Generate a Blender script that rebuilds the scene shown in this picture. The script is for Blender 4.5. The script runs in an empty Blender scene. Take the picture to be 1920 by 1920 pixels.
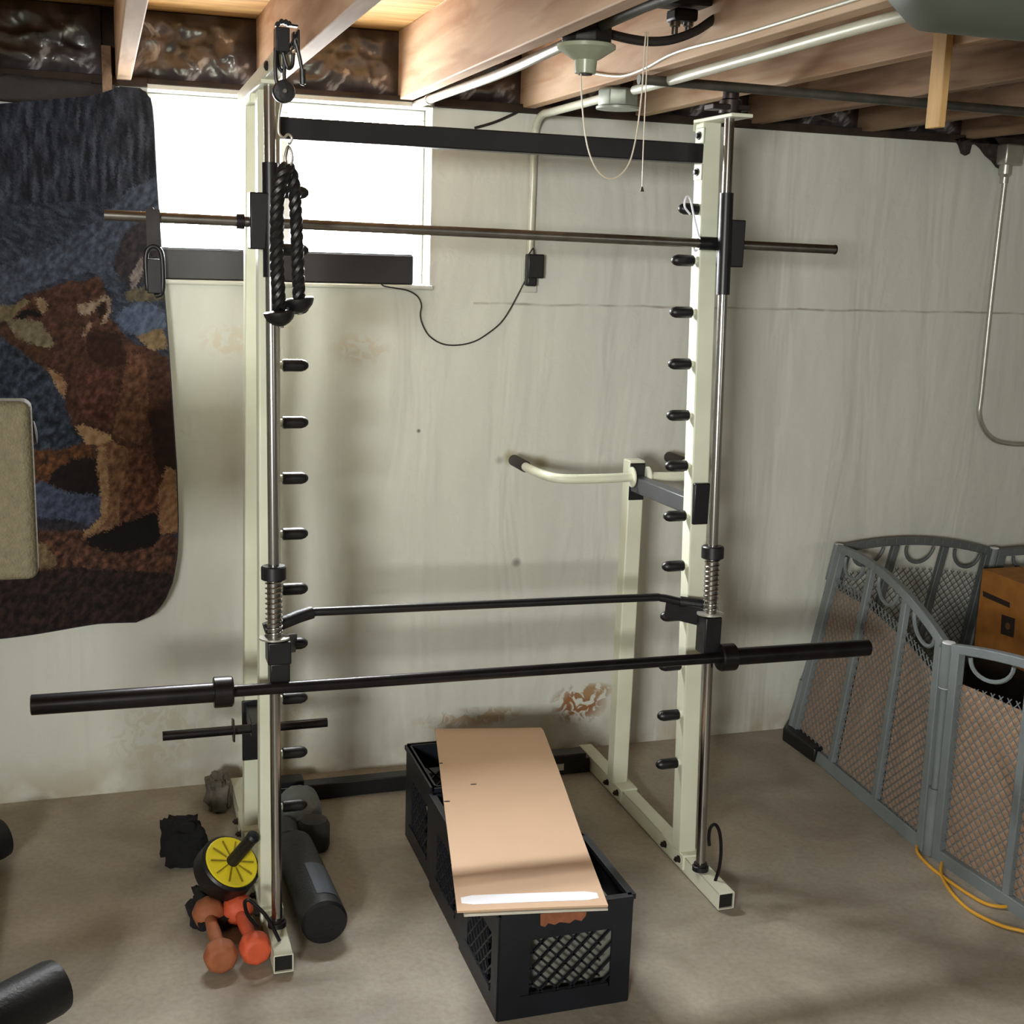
import bpy, bmesh, math, random
from mathutils import Vector, Matrix, noise
random.seed(7)
COL = bpy.context.scene.collection
V = Vector

# ------------------------------------------------------------------ camera
FPX, YAW, PITCH, ROLL = 2360.0, 18.229, -11.8733, 1.9148
CAM = V((-0.918, -3.7492, 1.6608))
_y, _p, _r = map(math.radians, (YAW, PITCH, ROLL))
CF = V((math.sin(_y)*math.cos(_p), math.cos(_y)*math.cos(_p), math.sin(_p)))
_R = CF.cross(V((0, 0, 1))).normalized(); _U = _R.cross(CF)
CR = _R*math.cos(_r) + _U*math.sin(_r); CU = -_R*math.sin(_r) + _U*math.cos(_r)
cd = bpy.data.cameras.new('camera'); cam = bpy.data.objects.new('camera', cd); COL.objects.link(cam)
cd.sensor_width = 36; cd.lens = FPX/1920*36; cd.clip_start = .05; cd.clip_end = 60
M = Matrix.Identity(4)
for i in range(3):
    M[i][0], M[i][1], M[i][2], M[i][3] = CR[i], CU[i], -CF[i], CAM[i]
cam.matrix_world = M
bpy.context.scene.camera = cam

def at(ax, val, u, v):
    """point of the photo on the plane ax = val (metres)"""
    d = CF + CR*(u-960)/FPX - CU*(v-960)/FPX
    i = 'XYZ'.index(ax)
    return CAM + d*((val-CAM[i])/d[i])
def Yp(y, u, v): return at('Y', y, u, v)
def Zp(z, u, v): return at('Z', z, u, v)

# --------------------------------------------------------------- materials
def s2l(c):
    return tuple(((x/255)/12.92 if x/255 <= .04045 else ((x/255+.055)/1.055)**2.4) for x in c) + (1,)
def nodes(name):
    m = bpy.data.materials.new(name); m.use_nodes = True
    nt = m.node_tree
    return m, nt, nt.nodes['Principled BSDF']
def mat(name, rgb, rough=.5, metal=0, var=.12, scale=18, bump=0, bscale=60, dark=None, spec=.5, stretch=None, trans=0):
    """base colour mottled by noise between rgb and dark, optional bump"""
    m, nt, b = nodes(name); N = nt.nodes; L = nt.links
    b.inputs['Roughness'].default_value = rough; b.inputs['Metallic'].default_value = metal
    b.inputs['Specular IOR Level'].default_value = spec
    tc = N.new('ShaderNodeTexCoord'); mp = N.new('ShaderNodeMapping')
    L.new(tc.outputs['Object'], mp.inputs[0])
    if stretch: mp.inputs['Scale'].default_value = stretch
    nz = N.new('ShaderNodeTexNoise'); nz.inputs['Scale'].default_value = scale; nz.inputs['Detail'].default_value = 6
    L.new(mp.outputs[0], nz.inputs['Vector'])
    cr = N.new('ShaderNodeValToRGB'); cr.color_ramp.elements[0].position = .3; cr.color_ramp.elements[1].position = .7
    c = s2l(rgb); d = s2l(dark) if dark else tuple(x*(1-var*2) for x in c[:3]) + (1,)
    cr.color_ramp.elements[0].color = d; cr.color_ramp.elements[1].color = c
    L.new(nz.outputs['Fac'], cr.inputs[0]); L.new(cr.outputs[0], b.inputs['Base Color'])
    if bump:
        n2 = N.new('ShaderNodeTexNoise'); n2.inputs['Scale'].default_value = bscale; n2.inputs['Detail'].default_value = 4
        L.new(mp.outputs[0], n2.inputs['Vector'])
        bp = N.new('ShaderNodeBump'); bp.inputs['Strength'].default_value = bump; bp.inputs['Distance'].default_value = .01
        L.new(n2.outputs['Fac'], bp.inputs['Height']); L.new(bp.outputs[0], b.inputs['Normal'])
    return m

W_RACK = mat('cream_enamel', (222, 226, 205), .35, var=.06, scale=5, dark=(206, 208, 186), bump=.05, bscale=30)
BLACK = mat('black_enamel', (20, 20, 24), .38, var=.2)
BLKRUB = mat('black_rubber', (17, 17, 19), .42, var=.2, bump=.1)
CHROME = mat('chrome_rod', (178, 176, 172), .22, 1, var=.1, scale=12, stretch=(1, 1, .2))
STEEL = mat('dull_steel', (150, 146, 140), .35, 1, var=.15, scale=30)
BARBLK = mat('black_oxide_bar', (46, 44, 46), .33, .75, var=.2)
DKSTEEL = mat('dark_steel', (70, 62, 58), .45, .8, var=.3)
FOAMBLK = mat('black_foam', (13, 15, 20), .5, var=.2, bump=.15, bscale=120)
CRATE = mat('black_blue_plastic', (19, 23, 32), .45, var=.25, scale=9, bump=.12, bscale=25)
CARD = mat('kraft_cardboard', (204, 172, 142), .85, var=.04, scale=3, bump=.08, bscale=5)
CARDEDGE = mat('pale_cardboard_edge', (200, 196, 182), .8, var=.08)
TAPE = mat('white_tape', (232, 232, 238), .45, var=.01)
TORN = mat('torn_brown_paper', (150, 92, 62), .9, var=.2, scale=40)
GATE = mat('grey_gate_plastic', (122, 130, 132), .5, var=.1, scale=8)
GATEDK = mat('dark_grey_gate_plastic', (92, 98, 98), .5, var=.1, scale=8)
KRAFT2 = mat('brown_paper_sheet', (176, 144, 118), .9, var=.1, scale=30)
GCAP = mat('white_plastic_cap', (222, 224, 226), .4, var=.02)
ORANGEBOX = mat('orange_carton', (176, 116, 48), .8, var=.14, scale=20)
ORANGE = mat('orange_neoprene', (214, 92, 56), .6, var=.08, scale=40, bump=.1)
RUST = mat('faded_orange_neoprene', (166, 98, 62), .7, var=.14, scale=30, bump=.15)
YELLOW = mat('yellow_plastic', (222, 204, 40), .35, var=.04)
YCORD = mat('yellow_cord_sheath', (226, 166, 40), .5, var=.06)
PORC = mat('greenish_porcelain', (156, 162, 140), .3, var=.08, scale=30)
GALV = mat('galvanised_steel', (196, 194, 184), .34, .7, var=.1, scale=20)
WPIPE = mat('painted_pale_conduit', (208, 208, 190), .35, .1, var=.06, scale=20)
DPIPE = mat('dull_grey_pipe', (96, 96, 88), .5, .5, var=.2, scale=20)
BOXDK = mat('dark_steel_box', (44, 42, 40), .5, .5, var=.3)
CABLE = mat('black_cable', (36, 30, 28), .6, var=.2)
STRING = mat('ivory_pull_chain', (214, 202, 180), .5, var=.08)
DUCT = mat('grey_green_duct', (92, 98, 88), .55, .2, var=.15, scale=6)
CREAMPAD = mat('beige_textured_vinyl', (112, 104, 80), .8, var=.1, scale=90, bump=.4, bscale=260, dark=(98, 91, 70))
GREYCLOTH = mat('grey_cloth', (120, 126, 128), .85, var=.14, scale=14, bump=.3, bscale=50)
BLKCLOTH = mat('black_cloth', (14, 14, 17), .95, var=.2, bump=.6, bscale=90)
PIPING = mat('dark_grey_piping', (40, 44, 54), .8, var=.1)
OUTLETM = mat('ivory_outlet', (200, 200, 188), .4, var=.03)
FRAMEW = mat('white_window_frame', (225, 225, 222), .4, var=.03)
STUDM = mat('pale_new_wood', (206, 166, 108), .7, var=.1, scale=9, stretch=(6, 6, .8))
SILLM = mat('dark_old_sill_wood', (62, 46, 36), .9, var=.35, scale=14)
TUBESHADE = mat('tube_end_shade', (24, 22, 20), .9)  # near-black colour for the shade inside the foot tubes
STRAPC = mat('grey_webbing', (66, 62, 62), .8, var=.2)
LABELDK = mat('dark_print', (44, 34, 28), .8, var=.1)
WHITEPL = mat('white_plastic_strip', (228, 230, 238), .4, var=.02)

def wood(name, c1, c2, grain=(3, .35, 3), knots=True):
    m, nt, b = nodes(name); N = nt.nodes; L = nt.links
    b.inputs['Roughness'].default_value = .75; b.inputs['Specular IOR Level'].default_value = .25
    tc = N.new('ShaderNodeTexCoord'); mp = N.new('ShaderNodeMapping'); mp.inputs['Scale'].default_value = grain
    oi = N.new('ShaderNodeObjectInfo'); L.new(tc.outputs['Object'], mp.inputs[0])
    cx = N.new('ShaderNodeCombineXYZ'); mu = N.new('ShaderNodeMath'); mu.operation = 'MULTIPLY'; mu.inputs[1].default_value = 9
    L.new(oi.outputs['Random'], mu.inputs[0]); L.new(mu.outputs[0], cx.inputs[0]); L.new(mu.outputs[0], cx.inputs[1]); L.new(cx.outputs[0], mp.inputs['Location'])
    nz = N.new('ShaderNodeTexNoise'); nz.inputs['Scale'].default_value = 7; nz.inputs['Detail'].default_value = 8; nz.inputs['Distortion'].default_value = .6
    L.new(mp.outputs[0], nz.inputs['Vector'])
    cr = N.new('ShaderNodeValToRGB'); e = cr.color_ramp.elements
    e[0].position = .32; e[0].color = s2l(c2); e[1].position = .62; e[1].color = s2l(c1)
    L.new(nz.outputs['Fac'], cr.inputs[0])
    n2 = N.new('ShaderNodeTexNoise'); n2.inputs['Scale'].default_value = 2.2; n2.inputs['Detail'].default_value = 3
    L.new(mp.outputs[0], n2.inputs['Vector'])
    c3 = N.new('ShaderNodeValToRGB'); c3.color_ramp.elements[0].position = .38; c3.color_ramp.elements[0].color = (.62, .55, .5, 1)
    c3.color_ramp.elements[1].position = .56; c3.color_ramp.elements[1].color = (1, 1, 1, 1)
    L.new(n2.outputs['Fac'], c3.inputs[0])
    mx = N.new('ShaderNodeMixRGB'); mx.blend_type = 'MULTIPLY'; mx.inputs[0].default_value = .7
    L.new(cr.outputs[0], mx.inputs[1]); L.new(c3.outputs[0], mx.inputs[2]); L.new(mx.outputs[0], b.inputs['Base Color'])
    bp = N.new('ShaderNodeBump'); bp.inputs['Strength'].default_value = .2; bp.inputs['Distance'].default_value = .004
    L.new(nz.outputs['Fac'], bp.inputs['Height']); L.new(bp.outputs[0], b.inputs['Normal'])
    return m
JOIST = wood('joist_pine', (212, 186, 158), (184, 148, 118))
JOISTD = wood('joist_old_brown', (156, 130, 106), (108, 82, 62))
SUBFL = wood('subfloor_boards', (206, 168, 112), (170, 120, 66), grain=(.5, 5, 3))

def wall_mat():
    m, nt, b = nodes('painted_plaster'); N = nt.nodes; L = nt.links
    b.inputs['Roughness'].default_value = .6; b.inputs['Specular IOR Level'].default_value = .3
    geo = N.new('ShaderNodeNewGeometry')
    def noi(sc, det=5, vec=None, scl=None, dist=0):
        n = N.new('ShaderNodeTexNoise'); n.inputs['Scale'].default_value = sc; n.inputs['Detail'].default_value = det; n.inputs['Distortion'].default_value = dist
        if scl:
            mp = N.new('ShaderNodeMapping'); mp.inputs['Scale'].default_value = scl; L.new(geo.outputs['Position'], mp.inputs[0]); L.new(mp.outputs[0], n.inputs['Vector'])
        else: L.new(geo.outputs['Position'], n.inputs['Vector'])
        return n.outputs['Fac']
    def ramp(src, p0, c0, p1, c1):
        r = N.new('ShaderNodeValToRGB'); r.color_ramp.elements[0].position = p0; r.color_ramp.elements[0].color = c0
        r.color_ramp.elements[1].position = p1; r.color_ramp.elements[1].color = c1; L.new(src, r.inputs[0]); return r.outputs[0]
    def math_(op, a, bb, clamp=False):
        n = N.new('ShaderNodeMath'); n.operation = op; n.use_clamp = clamp
        for i, x in enumerate((a, bb)):
            if isinstance(x, (int, float)): n.inputs[i].default_value = x
            else: L.new(x, n.inputs[i])
        return n.outputs[0]
    def mix(f, a, bb):
        n = N.new('ShaderNodeMixRGB')
        if isinstance(f, (int, float)): n.inputs[0].default_value = f
        else: L.new(f, n.inputs[0])
        for i, x in ((1, a), (2, bb)):
            if isinstance(x, tuple): n.inputs[i].default_value = x
            else: L.new(x, n.inputs[i])
        return n.outputs[0]
    base = ramp(noi(1.6, 6, scl=(1.6, 1, .55)), .3, s2l((200, 201, 192)), .7, s2l((214, 216, 205)))
    sx = N.new('ShaderNodeSeparateXYZ'); L.new(geo.outputs['Position'], sx.inputs[0])
    X, Z = sx.outputs[0], sx.outputs[2]
    # yellowed grime low on the wall
    low = math_('MULTIPLY', math_('SUBTRACT', 1, math_('DIVIDE', Z, .16), True), ramp(noi(9, 6), .35, (0,)*3+(1,), .6, (1,)*4), True)
    base = mix(math_('MULTIPLY', low, .55), base, s2l((150, 128, 92)))
    # peeling brown patches
    fine = noi(26, 8, dist=1.2)
    for (px, pz, rx, rz, amt, col) in ((.577, .16, .10, .07, .95, (142, 92, 48)), (.63, .20, .07, .03, .9, (166, 136, 96)), (.21, .143, .20, .035, .7, (176, 148, 112)),
                                       (-.18, 1.346, .09, .05, .45, (196, 176, 148)), (-.564, 1.367, .09, .05, .4, (200, 182, 150)),
                                       (-.787, .17, .16, .12, .35, (186, 172, 140)), (-.45, .2, .2, .14, .35, (188, 176, 146))):
        dx = math_('DIVIDE', math_('SUBTRACT', X, px), rx); dz = math_('DIVIDE', math_('SUBTRACT', Z, pz), rz)
        d = math_('ADD', math_('MULTIPLY', dx, dx), math_('MULTIPLY', dz, dz))
        msk = math_('SUBTRACT', 1.25, d, True)
        msk = math_('MULTIPLY', msk, ramp(fine, .46, (0,)*3+(1,), .54, (1,)*4))
        base = mix(math_('MULTIPLY', msk, amt), base, s2l(col))
    # small round marks
    for (px, pz, r, col) in ((.305, 1.008, .022, (150, 140, 96)), (.41, .988, .022, (160, 150, 110)), (.337, .663, .014, (130, 128, 120)), (.005, 1.097, .006, (50, 45, 40)), (.27, 1.0, .012, (160, 158, 150))):
        dx = math_('SUBTRACT', X, px); dz = math_('SUBTRACT', Z, pz)
        d = math_('SQRT', math_('ADD', math_('MULTIPLY', dx, dx), math_('MULTIPLY', dz, dz)), 0)
        base = mix(math_('MULTIPLY', math_('SUBTRACT', 1.4, math_('DIVIDE', d, r), True), .8), base, s2l(col))
    # horizontal crack between the two pours
    wob = math_('MULTIPLY', math_('SUBTRACT', noi(6, 4), .5), .02)
    dz = math_('ABSOLUTE', math_('SUBTRACT', math_('ADD', Z, wob), 1.489), 0)
    line = math_('MULTIPLY', math_('SUBTRACT', 1, math_('DIVIDE', dz, .005), True), math_('GREATER_THAN', X, .17))
    lm = math_('MULTIPLY', line, ramp(noi(11, 5), .35, (.15,)*3+(1,), .65, (1,)*4))
    base = mix(math_('MULTIPLY', lm, .8), base, s2l((120, 108, 92)))
    L.new(base, b.inputs['Base Color'])
    h = math_('ADD', math_('MULTIPLY', noi(2.4, 3, scl=(2.4, 1, .5), dist=.5), 2.0), math_('ADD', math_('MULTIPLY', noi(16, 6, dist=.6), .3), math_('MULTIPLY', lm, -.25)))
    bp = N.new('ShaderNodeBump'); bp.inputs['Strength'].default_value = .35; bp.inputs['Distance'].default_value = .03
    L.new(h, bp.inputs['Height']); L.new(bp.outputs[0], b.inputs['Normal'])
    return m
WALL = wall_mat()

def floor_mat():
    m, nt, b = nodes('worn_concrete'); N = nt.nodes; L = nt.links
    b.inputs['Roughness'].default_value = .55; b.inputs['Specular IOR Level'].default_value = .3
    tc = N.new('ShaderNodeNewGeometry')
    def noi(sc, det, dist=0):
        n = N.new('ShaderNodeTexNoise'); n.inputs['Scale'].default_value = sc; n.inputs['Detail'].default_value = det; n.inputs['Distortion'].default_value = dist
        L.new(tc.outputs['Position'], n.inputs['Vector']); return n.outputs['Fac']
    r = N.new('ShaderNodeValToRGB'); e = r.color_ramp.elements
    e[0].position = .3; e[0].color = s2l((140, 132, 118)); e[1].position = .7; e[1].color = s2l((176, 168, 153))
    L.new(noi(3.2, 8, .8), r.inputs[0])
    r2 = N.new('ShaderNodeValToRGB'); r2.color_ramp.elements[0].position = .3; r2.color_ramp.elements[0].color = (.84, .82, .79, 1); r2.color_ramp.elements[1].position = .6; r2.color_ramp.elements[1].color = (1, 1, 1, 1)
    L.new(noi(70, 5), r2.inputs[0])
    mx = N.new('ShaderNodeMixRGB'); mx.blend_type = 'MULTIPLY'; mx.inputs[0].default_value = .8
    L.new(r.outputs[0], mx.inputs[1]); L.new(r2.outputs[0], mx.inputs[2]); L.new(mx.outputs[0], b.inputs['Base Color'])
    bp = N.new('ShaderNodeBump'); bp.inputs['Strength'].default_value = .15; bp.inputs['Distance'].default_value = .01
    L.new(noi(30, 6), bp.inputs['Height']); L.new(bp.outputs[0], b.inputs['Normal'])
    return m
FLOOR = floor_mat()

def plastic_wrap():
    m, nt, b = nodes('wrapped_insulation'); N = nt.nodes; L = nt.links
    b.inputs['Roughness'].default_value = .28; b.inputs['Specular IOR Level'].default_value = .8
    b.inputs['Coat Weight'].default_value = .6; b.inputs['Coat Roughness'].default_value = .15
    tc = N.new('ShaderNodeTexCoord')
    n = N.new('ShaderNodeTexNoise'); n.inputs['Scale'].default_value = 6; n.inputs['Detail'].default_value = 7; n.inputs['Distortion'].default_value = 1.5
    L.new(tc.outputs['Object'], n.inputs['Vector'])
    r = N.new('ShaderNodeValToRGB'); e = r.color_ramp.elements
    e[0].position = .42; e[0].color = s2l((40, 37, 40)); e[1].position = .60; e[1].color = s2l((82, 74, 76))
    x = e.new(.66); x.color = s2l((186, 184, 188))  # pale stop paints crisp highlights onto the wrinkled plastic
    L.new(n.outputs['Fac'], r.inputs[0]); L.new(r.outputs[0], b.inputs['Base Color'])
    return m
WRAP = plastic_wrap()

def glass_mat():
    m, nt, b = nodes('window_glass'); N = nt.nodes; L = nt.links
    t = N.new('ShaderNodeBsdfTransparent'); g = N.new('ShaderNodeBsdfGlossy'); g.inputs['Roughness'].default_value = .05
    mx = N.new('ShaderNodeMixShader'); mx.inputs[0].default_value = .08
    L.new(t.outputs[0], mx.inputs[1]); L.new(g.outputs[0], mx.inputs[2]); L.new(mx.outputs[0], N['Material Output'].inputs[0])
    return m
GLASS = glass_mat()

def print_mat():
    m, nt, b = nodes('printed_plush'); N = nt.nodes; L = nt.links
    b.inputs['Roughness'].default_value = .9; b.inputs['Specular IOR Level'].default_value = .2
    b.inputs['Sheen Weight'].default_value = .25
    a = N.new('ShaderNodeVertexColor'); a.layer_name = 'print'; L.new(a.outputs[0], b.inputs['Base Color'])
    tc = N.new('ShaderNodeTexCoord'); n = N.new('ShaderNodeTexNoise'); n.inputs['Scale'].default_value = 400
    L.new(tc.outputs['Object'], n.inputs['Vector'])
    bp = N.new('ShaderNodeBump'); bp.inputs['Strength'].default_value = .4; bp.inputs['Distance'].default_value = .004
    L.new(n.outputs['Fac'], bp.inputs['Height']); L.new(bp.outputs[0], b.inputs['Normal'])
    return m
PRINT = print_mat()

# --------------------------------------------------------- mesh collecting
class MB:
    def __init__(s): s.v = []; s.f = []; s.m = []; s.mi = 0
    def add(s, vs, fs):
        o = len(s.v); s.v += [V(x) for x in vs]
        for f in fs: s.f.append([i+o for i in f]); s.m.append(s.mi)
        return s
    def box(s, c, d, rot=None):
        c = V(c); h = V(d)/2; vs = []
        for z in (-1, 1):
            for x, y in ((-1, -1), (1, -1), (1, 1), (-1, 1)):
                p = V((x*h.x, y*h.y, z*h.z))
                if rot is not None: p = rot @ p
                vs.append(c+p)
        return s.add(vs, [(3, 2, 1, 0), (4, 5, 6, 7), (0, 1, 5, 4), (1, 2, 6, 5), (2, 3, 7, 6), (3, 0, 4, 7)])
    def lohi(s, lo, hi): lo = V(lo); hi = V(hi); return s.box((lo+hi)/2, hi-lo)
    def beam(s, p, q, w, h, up=(0, 0, 1), ends=True):
        """rectangular bar from p to q; w across, h along up"""
        p = V(p); q = V(q); d = (q-p).normalized(); r = d.cross(V(up)).normalized(); u = r.cross(d)
        vs = [e + r*a*w/2 + u*b*h/2 for e in (p, q) for a, b in ((-1, -1), (1, -1), (1, 1), (-1, 1))]
        fs = [(0, 1, 5, 4), (1, 2, 6, 5), (2, 3, 7, 6), (3, 0, 4, 7)]
        if ends: fs += [(3, 2, 1, 0), (4, 5, 6, 7)]
        return s.add(vs, fs)
    def tube(s, pts, r, n=12, caps=True, closed=False):
        pts = [V(p) for p in pts]; m = len(pts); rs = r if isinstance(r, (list, tuple)) else [r]*m
        prev = None; vs = []
        for i, p in enumerate(pts):
            if closed: t = pts[(i+1) % m]-pts[i-1]
            elif i == 0: t = pts[1]-p
            elif i == m-1: t = p-pts[i-1]
            else: t = (pts[i+1]-p).normalized() + (p-pts[i-1]).normalized()
            t = t.normalized() if t.length > 1e-9 else V((0, 0, 1))
            if prev is None:
                a = V((0, 0, 1)) if abs(t.z) < .9 else V((1, 0, 0)); u = t.cross(a).normalized()
            else:
                u = prev - t*prev.dot(t); u = u.normalized() if u.length > 1e-6 else t.orthogonal().normalized()
            prev = u; w = t.cross(u)
            for k in range(n):
                an = 2*math.pi*k/n; vs.append(p + (u*math.cos(an)+w*math.sin(an))*rs[i])
        fs = []
        for i in range(m if closed else m-1):
            j = (i+1) % m
            for k in range(n):
                l = (k+1) % n; fs.append((i*n+k, i*n+l, j*n+l, j*n+k))
        if caps and not closed: fs += [tuple(range(n-1, -1, -1)), tuple((m-1)*n+k for k in range(n))]
        return s.add(vs, fs)
    def lathe(s, o, ax, prof, n=24):
        """prof: (distance along ax, radius)"""
        o = V(o); ax = V(ax).normalized()
        pts = [o+ax*a for a, _ in prof]; u = ax.orthogonal().normalized(); w = ax.cross(u); vs = []
        for (a, r) in prof:
            for k in range(n):
                an = 2*math.pi*k/n; vs.append(o+ax*a+(u*math.cos(an)+w*math.sin(an))*max(r, 1e-4))
        fs = []
        for i in range(len(prof)-1):
            for k in range(n):
                l = (k+1) % n; fs.append((i*n+k, i*n+l, (i+1)*n+l, (i+1)*n+k))
        fs += [tuple(range(n-1, -1, -1)), tuple((len(prof)-1)*n+k for k in range(n))]
        return s.add(vs, fs)
    def prism(s, poly, d):
        d = V(d); n = len(poly); vs = [V(p) for p in poly]+[V(p)+d for p in poly]
        fs = [tuple(range(n-1, -1, -1)), tuple(range(n, 2*n))]+[(i, (i+1) % n, (i+1) % n+n, i+n) for i in range(n)]
        return s.add(vs, fs)
    def build(s, name, m, parent=None, bevel=0, seg=2, sharp=35, label=None, kind=None):
        me = bpy.data.meshes.new(name)
        lo = V([min(p[i] for p in s.v) for i in range(3)]); hi = V([max(p[i] for p in s.v) for i in range(3)]); c = (lo+hi)/2
        me.from_pydata([p-c for p in s.v], [], s.f)
        for x in (m if isinstance(m, (list, tuple)) else [m]): me.materials.append(x)
        me.polygons.foreach_set('material_index', s.m)
        bm = bmesh.new(); bm.from_mesh(me); bmesh.ops.recalc_face_normals(bm, faces=bm.faces); bm.to_mesh(me); bm.free()
        me.polygons.foreach_set('use_smooth', [True]*len(me.polygons)); me.set_sharp_from_angle(angle=math.radians(sharp))
        me.update()
        o = bpy.data.objects.new(name, me); COL.objects.link(o); o.location = c
        if bevel:
            b = o.modifiers.new('bevel', 'BEVEL'); b.width = bevel; b.segments = seg; b.limit_method = 'ANGLE'; b.angle_limit = math.radians(40)
            b.harden_normals = False
        if parent:
            o.parent = parent; o.matrix_parent_inverse = world(parent).inverted()
        if label: o['label'] = label
        if kind: o['kind'] = kind
        return o
def world(o):
    if o.parent: return world(o.parent) @ o.matrix_parent_inverse @ o.matrix_basis
    return o.matrix_basis.copy()
def tag(o, label, cat, group=None, kind=None):
    o['label'] = label; o['category'] = cat
    if group: o['group'] = group
    if kind: o['kind'] = kind
    return o
def thing(name, label, cat, loc, group=None):
    o = bpy.data.objects.new(name, None); COL.objects.link(o); o.location = loc; o.empty_display_size = .05
    return tag(o, label, cat, group)
def struct(o): o['kind'] = 'structure'; return o
def dup_part(o, loc):
    c = o.copy(); COL.objects.link(c); c.location = V(loc)
    for ch in list(o.children):
        k = ch.copy(); COL.objects.link(k); k.parent = c
    return c
def smooth(pts, n=6):
    """Catmull-Rom through points"""
    P = [V(p) for p in pts]; P = [P[0]*2-P[1]]+P+[P[-1]*2-P[-2]]; out = []
    for i in range(1, len(P)-2):
        for k in range(n):
            t = k/n; a, b, c, d = P[i-1:i+3]
            out.append(.5*((2*b)+(c-a)*t+(2*a-5*b+4*c-d)*t*t+(3*b-a-3*c+d)*t**3))
    out.append(P[-2]); return out

# ------------------------------------------------------------- room shell
H = 2.069; JT = 2.262
wx0, wx1, wz0 = -.775, .03, 1.538
w = MB(); T = .22
w.lohi((-2.8, 0, 0), (wx0, T, H)); w.lohi((wx1, 0, 0), (3.6, T, H)); w.lohi((wx0, 0, 0), (wx1, T, wz0)); w.lohi((wx0, -.004, H-.016), (wx1, T, H))
struct(w.build('wall_back', WALL))
struct(MB().lohi((-2.8, -6, -.05), (3.6, T, 0)).build('floor', FLOOR))
struct(MB().lohi((-3.0, -6, 0), (-2.8, T, JT)).build('wall_left', WALL))
struct(MB().lohi((3.6, -6, 0), (3.8, T, JT)).build('wall_right', WALL))
struct(MB().lohi((-3.0, -6.2, 0), (3.8, -6, JT)).build('wall_front', WALL))
struct(MB().lohi((-3.0, -6.2, JT), (3.8, T, JT+.03)).build('ceiling', SUBFL))
struct(MB().lohi((-2.8, .03, H), (3.6, T, JT)).build('trim_1', SILLM))                    # rim board on the wall
m_ = MB(); m_.lohi((-2.8, -.012, H-.014), (wx0, .03, H+.012)); m_.lohi((wx0, -.008, H-.004), (wx1, .03, H+.012)); m_.lohi((wx1, -.012, H-.014), (3.6, .03, H+.012))
struct(m_.build('trim_2', SILLM, bevel=.003))                                               # sill plate
# window
fr = MB(); fy0, fy1 = .09, .13
fr.lohi((wx1-.035, fy0, wz0+.03), (wx1-.001, fy1, H-.046)); fr.lohi((wx0+.001, fy0, wz0+.03), (wx0+.035, fy1, H-.046))
fr.lohi((wx0+.001, fy0, H-.046), (wx1-.001, fy1, H-.017)); fr.lohi((wx0+.001, fy0, wz0+.003), (wx1-.001, fy1, wz0+.03))
fr.lohi((-.40, fy0+.005, wz0+.03), (-.375, fy1-.005, H-.046))
win = struct(fr.build('window_1', FRAMEW, bevel=.003))
MB().lohi((wx0+.03, .108, wz0+.02), (wx1-.03, .112, H-.02)).build('pane', GLASS, win)
struct(MB().lohi((wx0, -.012, wz0-.012), (wx1+.012, .09, wz0+.002)).build('trim_3', WALL, bevel=.005))

# joists
JX = [-1.24, -.837, -.457, -.050, .325, .690, 1.090, 1.495, 1.90, 2.30]
JL = ['ceiling joist at the far left, above the blanket', 'pale-bottomed ceiling joist left of the rack, over the window edge',
      'ceiling joist whose pale bottom edge passes behind the black hanging hooks', 'broad light ceiling joist with a steel conduit clamped along its lower edge',
      'pinkish ceiling joist behind the lampholder, with a white wire stapled to it', 'ceiling joist above the right end of the rack, ending behind the grey pipe',
      'dark ceiling joist right of the rack, ending left of the hanging wood block', 'ceiling joist just right of the hanging wood block',
      'ceiling joist in the upper right, beyond the hanging wood block', 'last ceiling joist at the right edge, over the wall conduit']
for i, x in enumerate(JX):
    o = MB().lohi((x-.02, -6, H+.001), (x+.02, .028, JT)).build('ceiling_joist', JOIST if i < 6 else JOISTD, bevel=.003)
    tag(o, JL[i], 'joist', 'ceiling joists')

# insulation bays between joists at the rim
def bay(x0, x1, label, seed, z1=JT-.004):
    nx, nz = 40, 26; vs = []; fs = []
    for j in range(nz+1):
        for i in range(nx+1):
            s, t = i/nx, j/nz; x = x0+(x1-x0)*s; z = H+.013+(z1-H-.013)*t
            e = min(s, 1-s, t, 1-t)*6; e = min(e, 1)
            n = noise.fractal(V((x*7, seed, z*9)), .8, 2.0, 5)
            f = abs(noise.noise(V((x*14+z*9, seed+3, z*16-x*4))))
            vs.append((x, .018-.028*e*(.55+.5*n)-.012*e*(1-f)**6, z))
    for j in range(nz):
        for i in range(nx): a = j*(nx+1)+i; fs.append((a, a+1, a+nx+2, a+nx+1))
    m = MB().add(vs, fs); m.add([(x0, .029, H+.013), (x1, .029, H+.013), (x1, .029, z1), (x0, .029, z1)], [(0, 1, 2, 3)])
    return tag(m.build('insulation_batt', WRAP, sharp=80), label, 'insulation', 'plastic wrapped insulation between the joists')
bay(JX[0]+.02, JX[1]-.055, 'dark plastic-wrapped insulation in the far left joist bay, over the blanket', 1)
bay(JX[1]+.02, JX[2]-.02, 'crinkled plastic-wrapped insulation over the left half of the window', 2)
bay(JX[2]+.02, JX[3]-.02, 'crinkled plastic-wrapped insulation over the right half of the window', 3)
bay(JX[3]+.02, JX[4]-.02, 'dark wrapped insulation just right of the conduit-carrying joist', 4)
bay(JX[4]+.02, JX[5]-.02, 'dark wrapped insulation in the joist bay over the rack right end', 5)
bay(JX[5]+.02, JX[6]-.02, 'dark insulation in the joist bay left of the hanging wood block', 6)
bay(JX[6]+.02, JX[7]-.02, 'dark insulation in the joist bay behind the hanging wood block', 8)
bay(JX[7]+.02, JX[8]-.02, 'dark insulation in the joist bay right of the hanging wood block', 9)

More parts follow.
